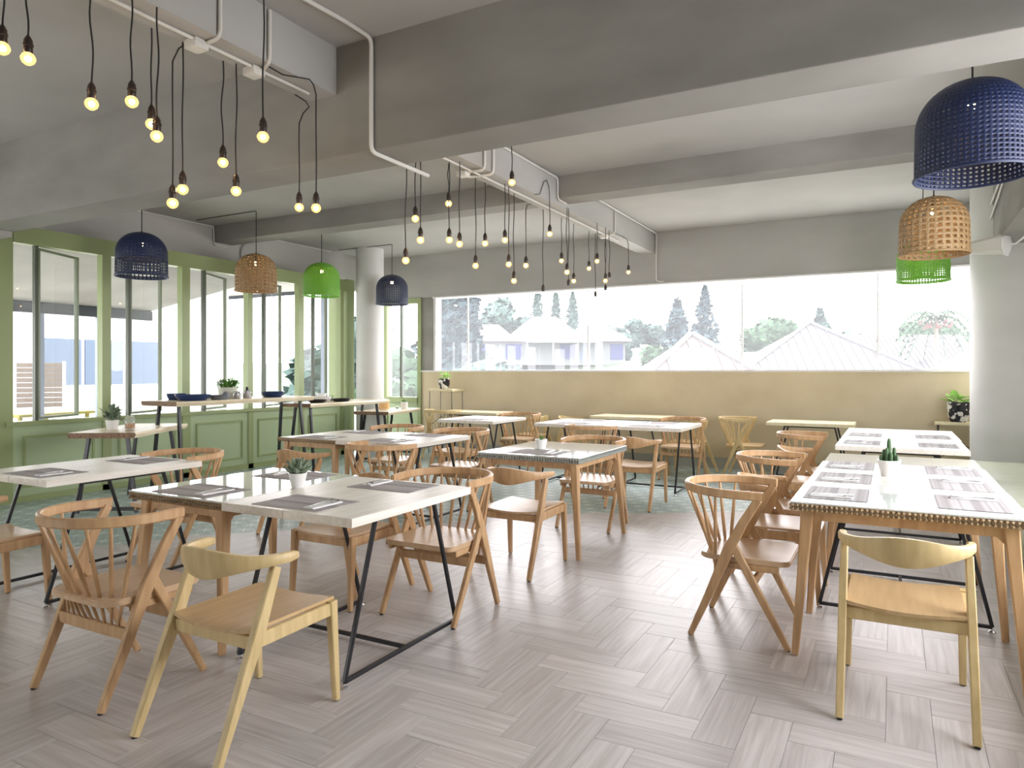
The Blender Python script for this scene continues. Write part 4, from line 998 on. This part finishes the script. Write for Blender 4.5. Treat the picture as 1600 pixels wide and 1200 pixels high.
# round vent on the upper left wall
bm = B(); lathe(bm, [(0, 0), (.17, 0), (.19, .03), (.16, .05), (0, .045)], 32); o = obj('round_wall_vent', bm, M['slab'], None, smooth=50, loc=(XF, 7.75, 3.24), rot=(0, R(90), 0)); tag(o, 'pale round disc on the upper left wall behind the cane pendant', 'vent')
# ------------------------------------------------------------------ outside
M['ground'] = varied('pale ground', (0.42, 0.42, 0.38), (0.52, 0.52, 0.48), 0.9, (.2, .2, .2), 2)
M['lawn'] = varied('grass slope', (0.035, 0.055, 0.03), (0.06, 0.085, 0.05), 0.9, (.3, .3, .3), 2)
M['roof'] = varied('faded clay roof', (0.046, 0.033, 0.032), (0.054, 0.040, 0.038), 0.8, (1, 1, 1), 2)
M['roofb'] = varied('pale ribbed roof', (0.033, 0.030, 0.032), (0.041, 0.037, 0.040), 0.7, (1, 1, 1), 2)
M['housewall'] = mat('white house wall', (0.74, 0.76, 0.74), 0.8)
M['farwall'] = mat('darkened far house wall', (0.085, 0.092, 0.092), 0.8)  # white wall given a dark even colour to offset the bright sky
M['shutter'] = mat('blue shutter', (0.012, 0.018, 0.07), 0.8)
M['tree_a'] = varied('dark conifer', (0.003, 0.014, 0.020), (0.010, 0.030, 0.034), 0.9, (1, 1, 1), 2)
M['tree_b'] = varied('green tree crown', (0.006, 0.026, 0.008), (0.017, 0.048, 0.016), 0.9, (1, 1, 1), 2)
M['tree_c'] = varied('haze paled tree crown', (0.014, 0.036, 0.030), (0.026, 0.050, 0.040), 0.9, (1, 1, 1), 2)  # distance haze put into the leaf colour as a lighter tone
M['trunk'] = mat('trunk', (0.12, 0.09, 0.07), 0.9)
M['palmred'] = mat('red palm fruit', (0.16, 0.05, 0.05), 0.8)
M['yellow'] = mat('yellow cushion', (0.20, 0.17, 0.012), 0.6)
M['loungecloth'] = mat('beige sling cloth', (0.085, 0.066, 0.05), 0.8)
M['darkband'] = mat('dark awning band', (0.03, 0.035, 0.045), 0.5)
M['bluegrey'] = mat('blue grey post', (0.16, 0.19, 0.27), 0.5)
M['blueglass'] = mat('bluish shop glass', (0.055, 0.08, 0.12), 0.6)
struct('ground', bbox(-300, 300, 11.2, 420, -5.2, -5.0), M['ground'])
bm = B(); v = [bm.verts.new(p) for p in ((-200, 70, -5.1), (60, 70, -5.1), (60, 96, 2.9), (-200, 96, 2.9), (-200, 300, 7), (60, 300, 7))]; bm.faces.new((v[0], v[1], v[2], v[3])); bm.faces.new((v[3], v[2], v[5], v[4])); struct('hill', bm, M['lawn'])
struct('terrace', bbox(-60, XF - .1, -30, 24, -.25, -.02), M['ground'])
def tree(name, label, x, y, z, h, w, kind, m, seed, n=900):
    rnd = random.Random(seed); t = thing(name, label, 'tree', (x, y, z), 0, 'trees beyond the big window')
    bm = B(); tube(bm, [(0, 0, 0), (0, 0, h * (.85 if kind == 'cone' else .5))], w * .035 + .03, 6); obj('trunk', bm, M['trunk'], t)
    bm = B(); sz = max(w, h * .4) * .055
    for k in range(n):
        a = rnd.uniform(0, 2 * PI)
        if kind == 'cone':
            q = rnd.random() ** .8; zz = h * (.06 + .94 * q); r = w / 2 * (1 - q) ** .8 * rnd.uniform(.55, 1.05) * (1 + .18 * math.sin(q * 40 + a * 2))
            p = Vector((r * math.cos(a), r * math.sin(a), zz))
        else:
            c = rnd.randrange(7); ra = random.Random(seed * 31 + c); bc = Vector((ra.uniform(-.28, .28) * w, ra.uniform(-.28, .28) * w, h * ra.uniform(.35, .78))); rr = w * ra.uniform(.16, .27)
            e = math.asin(rnd.uniform(-.8, 1)); d = Vector((math.cos(a) * math.cos(e), math.sin(a) * math.cos(e), math.sin(e) * .85)); p = bc + d * rr * rnd.uniform(.7, 1.05)
        u = Vector((rnd.uniform(-1, 1), rnd.uniform(-1, 1), rnd.uniform(-.6, .6))).normalized(); v = u.orthogonal().normalized(); s = sz * rnd.uniform(.7, 1.4)
        q4 = [bm.verts.new(p + u * s), bm.verts.new(p + v * s * .7), bm.verts.new(p - u * s), bm.verts.new(p - v * s * .7)]; bm.faces.new(q4)
    # inner mass keeps the crown opaque
    if kind == 'cone': lathe(bm, [(0, h * .06), (w * .32, h * .1), (w * .20, h * .5), (0, h * .93)], 10)
    else:
        for c in range(7):
            ra = random.Random(seed * 31 + c); bc = Vector((ra.uniform(-.28, .28) * w, ra.uniform(-.28, .28) * w, h * ra.uniform(.35, .78))); rr = w * ra.uniform(.16, .27) * .85
            bmesh.ops.create_icosphere(bm, subdivisions=2, radius=rr, matrix=Matrix.Translation(bc))
    obj('crown', bm, m, t); return t
def dirpt(px_, t): # world position at depth t along a direction given by its tangent to the camera axis
    return (-t * SA + px_ * t * CA, t * CA + px_ * t * SA)
TR = [('tall_cypress', 'tall dark conifer at the left edge of the big window view', -.088, 42, -4, 11.5, 5.0, 'cone', 'tree_a'),
 ('tall_cypress', 'second tall conifer just right of the left edge in the window view', -.061, 46, -4, 12.5, 3.6, 'cone', 'tree_a'),
 ('tall_cypress', 'wide dark conifer filling the lower left of the window view', -.104, 36, -4, 10, 5.0, 'cone', 'tree_a'),
 ('broad_tree', 'pale rounded tree above the left end of the white house', -.010, 150, 4, 14, 13, 'ball', 'tree_c'),
 ('broad_tree', 'pale rounded tree above the middle of the white house', -.030, 165, 4, 17, 13, 'ball', 'tree_c'),
 ('slim_conifer', 'slim pale conifer behind the white house roof, left one', .036, 150, 6, 14, 5, 'cone', 'tree_c'),
 ('slim_conifer', 'slim pale conifer behind the white house roof, middle one', .062, 170, 6, 16, 4.5, 'cone', 'tree_c'),
 ('slim_conifer', 'slim pale conifer behind the white house roof, right one', .086, 150, 6, 13, 5, 'cone', 'tree_c'),
 ('broad_tree', 'pale light crown right of the white house', .150, 118, 0, 11, 8, 'ball', 'tree_c'),
 ('broad_tree', 'pale crown left of the pair of dark conifers', .190, 122, -1, 13.5, 8, 'ball', 'tree_c'),
 ('dark_conifer', 'left one of the pair of dark conifers in the window centre', .234, 82, -4, 13.8, 7.5, 'cone', 'tree_a'),
 ('dark_conifer', 'right taller one of the pair of dark conifers in the window centre', .273, 86, -4, 15.8, 6.5, 'cone', 'tree_a'),
 ('broad_tree', 'green crown at the foot of the dark conifers', .212, 75, -4, 10.4, 7, 'ball', 'tree_b'),
 ('broad_tree', 'green crown between the conifer pair and the pointed roof', .322, 92, -4, 12.5, 8, 'ball', 'tree_b'),
 ('broad_tree', 'green crown touching the left slope of the pointed roof', .378, 96, -4, 14.6, 9.5, 'ball', 'tree_b'),
 ('dark_conifer', 'bluish conifer rising behind the pointed roof', .436, 94, -4, 13.8, 7.5, 'cone', 'tree_c'),
 ('broad_tree', 'pale crown over the ribbed roof ridge, left', .490, 98, -4, 12.6, 9, 'ball', 'tree_c'),
 ('broad_tree', 'pale crown over the ribbed roof ridge, right', .545, 96, -4, 13.2, 9, 'ball', 'tree_c'),
 ('broad_tree', 'green crown below the palm at the right window end', .590, 84, -4, 13.4, 8, 'ball', 'tree_b'),
 ('broad_tree', 'green crown at the far right end of the window view', .635, 80, -4, 11.5, 8, 'ball', 'tree_b')]
for i, (nm, lab, u, tt, z0, h, w_, kd, mm) in enumerate(TR):
    x, y = dirpt(u, tt); tree(nm, lab, x, y, z0, h, w_, kd, M[mm], 100 + i, 1100)
# palm
x, y = dirpt(.600, 58); t = thing('palm_tree', 'palm with red fruit clusters at the right end of the window view', 'tree', (x, y, -4))
bm = B(); tube(bm, [(0, 0, 0), (.1, 0, 5), (0, 0, 10.0)], .16, 8); obj('trunk', bm, M['trunk'], t)
for k in range(18):
    a = 2 * PI * k / 18 + (k % 2) * .1; e0 = R(62 - 34 * (k % 3)); bm = B(); prev = None; P0 = Vector((0, 0, 9.9)); d = Vector((math.cos(a), math.sin(a), 0))
    pts = [P0 + d * (2.9 * q * math.cos(e0 * .6)) + Vector((0, 0, 2.9 * (q * math.sin(e0) - 1.05 * q * q))) for q in (0, .2, .4, .6, .8, 1)]
    tube(bm, pts, .03, 4); sd = d.cross(Vector((0, 0, 1)))
    for j in range(1, 6):
        for s in (-1, 1):
            for f in (0, .5):
                p = pts[j].lerp(pts[j - 1], f); q1 = p + sd * s * .5 + d * .15 - Vector((0, 0, .35)); q0 = p + d * .28
                bm.faces.new([bm.verts.new(v) for v in (p, q0, q1)])
    obj('frond', bm, M['tree_b'], t)
bm = B()
for k in range(40): bmesh.ops.create_icosphere(bm, subdivisions=1, radius=.12, matrix=Matrix.Translation((random.uniform(-1.2, 1.2), random.uniform(-.8, .8), 9.3 + random.uniform(-.35, .3))))
o = obj('fruit_clusters', bm, M['palmred'], t); o['kind'] = 'stuff'
# white house
hx, hy = dirpt(.045, 100); t = thing('house', 'white bungalow with pale red hipped roofs and blue shutters on the hillside', 'house', (hx, hy, 3.0), R(28.32))
obj('wall', bbox(-11.5, 11.5, 0, 8, -.6, 2.9), M['farwall'], t)
def hip(bm, x0, x1, y0, y1, z0, z1, rx0, rx1):
    ym = (y0 + y1) / 2; v = [bm.verts.new(p) for p in ((x0, y0, z0), (x1, y0, z0), (x1, y1, z0), (x0, y1, z0), (rx0, ym, z1), (rx1, ym, z1))]
    for q in ((0, 1, 5, 4), (2, 3, 4, 5), (1, 2, 5), (3, 0, 4), (3, 2, 1, 0)): bm.faces.new([v[i] for i in q])
for a in ((-12.3, -3.5, -1, 8.5, 2.7, 5.4, -9.2, -6.5), (-6, 6.5, -.5, 9.5, 2.7, 6.6, -1.5, 2.0), (2.5, 12.5, -1, 8.5, 2.7, 5.2, 5.5, 9.4)):
    bm = B(); hip(bm, *a); obj('roof', bm, M['roof'], t)
for (a, b) in ((-9.3, -8.3), (-5.4, -3.1), (2.3, 4.4), (9.4, 11.2)):
    f = obj('window', bbox(a, b, -.12, .02, .2, 2.35), M['shutter'], t)
obj('porch_roof', bbox(-2.6, 7.6, -2.6, 0, 2.45, 2.62), M['farwall'], t)
for px_ in (-2.4, 1.2, 4.6, 7.4): obj('porch_post', bbox(px_ - .12, px_ + .12, -2.5, -2.3, -.6, 2.45), M['farwall'], t)
obj('door', bbox(5.2, 6.3, -.1, .02, 0, 2.2), M['blueglass'], t)
# nearer roofs
def roofhouse(label, u, tt, rz, wx, wy, zr, ze, rx, m='roofb'):
    x, y = dirpt(u, tt); t = thing('roofed_building', label, 'building', (x, y, 0), rz, 'roofs below the big window')
    obj('wall', bbox(-wx + .6, wx - .6, -wy + .6, wy - .6, -5, ze + .1), M['farwall'], t)
    bm = B(); hip(bm, -wx, wx, -wy, wy, ze, zr, -rx, rx); obj('roof', bm, M[m], t)
    # ribs on the front slope, joined
    bm = B(); n = int(wx * 2 / .45)
    for k in range(n + 1):
        xx = -wx + 2 * wx * k / n; f = 1.0 if abs(xx) <= rx else (wx - abs(xx)) / (wx - rx)
        p0 = Vector((xx, -wy, ze + .03)); p1 = Vector((xx, -wy + wy * f, ze + (zr - ze) * f + .03))
        if (p1 - p0).length > .2: sweep(bm, [p0, p1], rsec(.05, .05, .01), up=(0, 0, 1))
    o = obj('roof_rib', bm, M[m], t); o['kind'] = 'stuff'
    for s in (-1, 1):
        bm = B(); tube(bm, [(s * wx, -wy, ze + .05), (s * rx, 0, zr + .08)], .10, 6); obj('hip_ridge', bm, M['farwall'], t)
    return t
roofhouse('building with tall pointed pale roof at right in the window view', .421, 40, R(20), 7.5, 7.5, 4.15, -.6, .05)
roofhouse('long pale ribbed roof right of the pointed roof', .545, 64, R(28), 14.0, 7.0, 4.8, -1.2, 6.0)
roofhouse('small pyramid roof left of the pointed roof in the window view', .254, 27, R(28), 3.1, 3.1, 2.82, .5, .05, 'roof')
roofhouse('low wide roof between the small pyramid and the pointed roof', .31, 70, R(28), 8.0, 5.0, 3.4, .4, 4.0)
roofhouse('pale roof cut by the right column in the window view', .70, 33, R(28), 4.6, 4.6, 2.9, -.4, 1.0)
roofhouse('low pale roof in front of the white house', .09, 62, R(28), 12.0, 6.0, 1.6, -.6, 6.0)
# ---- terrace to the left
t = thing('terrace_canopy', 'pale grey sloping terrace canopy with dark awning band outside the left windows', 'canopy', (0, 0, 0))
bm = B(); v = []
for y in (-6, 8.4):
    v += [bm.verts.new(p) for p in ((-9.3, y, 2.97), (-12.2, y, 2.55), (-12.2, y, 2.70), (-9.3, y, 3.12))]
for q in ((0, 1, 2, 3), (7, 6, 5, 4), (0, 4, 5, 1), (1, 5, 6, 2), (2, 6, 7, 3), (3, 7, 4, 0)): bm.faces.new([v[i] for i in q])
obj('sloping_soffit', bm, M['concrete'], t)
obj('awning_band', bbox(-12.25, -12.12, -6, 8.4, 2.38, 2.55), M['darkband'], t)
for y in (6.42, 7.4): obj('post', bbox(-12.25, -12.13, y, y + .08, -.02, 2.4), M['bluegrey'], t)
t = thing('white_building', 'white building with bluish shop glass across the terrace', 'building', (0, 0, 0))
obj('wall', bbox(-21, -18, -6, 14.5, -.02, 3.6), M['housewall'], t)
for y in (9.5, 10.6, 11.7): obj('shop_window', bbox(-18.02, -17.95, y, y + 1.0, 1.1, 2.25), M['blueglass'], t)
bm = B(); lathe(bm, [(.34, -.02), (.34, 3.6)], 32, -12.4, 9.9); o = obj('terrace_column', bm, M['whitewall'], None, smooth=60); tag(o, 'round white column outside the second green window', 'column')
t = thing('rear_canopy', 'flat canopy slab outside the far green windows', 'canopy', (0, 0, 0))
obj('slab', bbox(-16.0, -9.1, 8.7, 12.2, 3.32, 3.46), M['concrete'], t)
obj('edge_trim', bbox(-16.0, -9.1, 12.2, 12.25, 3.24, 3.46), M['darkband'], t)
for x in (-11.3, -9.6): obj('post', bbox(x - .07, x + .07, 12.0, 12.14, -.02, 3.32), M['bluegrey'], t)
struct('terrace_parapet', bbox(-30, -8.95, 13.6, 13.8, -.02, .35), M['housewall'])
# lounger and yellow seat
t = thing('deck_lounger', 'beige slatted lounger with raised back on the terrace outside the first window', 'lounger', (-15.9, 8.45, 0), R(244)); t.scale = (1.5, 1.2, 1.28)
for k in range(9): bm = B(); sweep(bm, [(-.28, -.5 + .0 * k, 0.55 + k * .085), (.28, -.5, 0.55 + k * .085)], rsec(.02, .079), up=(0, 0, 1)); obj('back_slat', bm, M['loungecloth'], t)
for s in (-1, 1): obj('frame', bbox(s * .3 - .02, s * .3 + .02, -.53, -.48, 0, 1.3), M['white'], t); obj('side_rail', bbox(s * .3 - .02, s * .3 + .02, -.5, .9, .4, .45), M['white'], t); obj('leg', bbox(s * .3 - .02, s * .3 + .02, .85, .9, 0, .4), M['white'], t)
obj('seat_cloth', bbox(-.28, .28, -.48, .9, .44, .47), M['loungecloth'], t)
t = thing('yellow_table', 'bright yellow table on the terrace outside the first window', 'table', (-13.3, 6.95, 0), R(10)); t.scale = (1.2, .95, 1.02)
obj('top', bbox(-.5, .5, -.75, .75, .66, .71, .006), M['yellow'], t)
for sx in (-1, 1):
    for sy in (-1, 1): obj('leg', bbox(sx * .42 - .025, sx * .42 + .025, sy * .66 - .025, sy * .66 + .025, -.02, .66), M['yellow'], t)
tt_ = [(-20.0, 25.0, 8.5, 6.0, 'tree_b', 'green tree seen through the far green windows'), (-15.5, 24.0, 7, 5, 'tree_c', 'pale tree beyond the terrace parapet, nearer the column'), (-26, 28, 10, 8, 'tree_c', 'pale wide tree beyond the terrace behind the cane pendant')]
for i, (x, y, h, w_, mm, lab) in enumerate(tt_): tree('garden_tree', lab, x, y, -4.5, h, w_, 'ball', M[mm], 300 + i, 900)
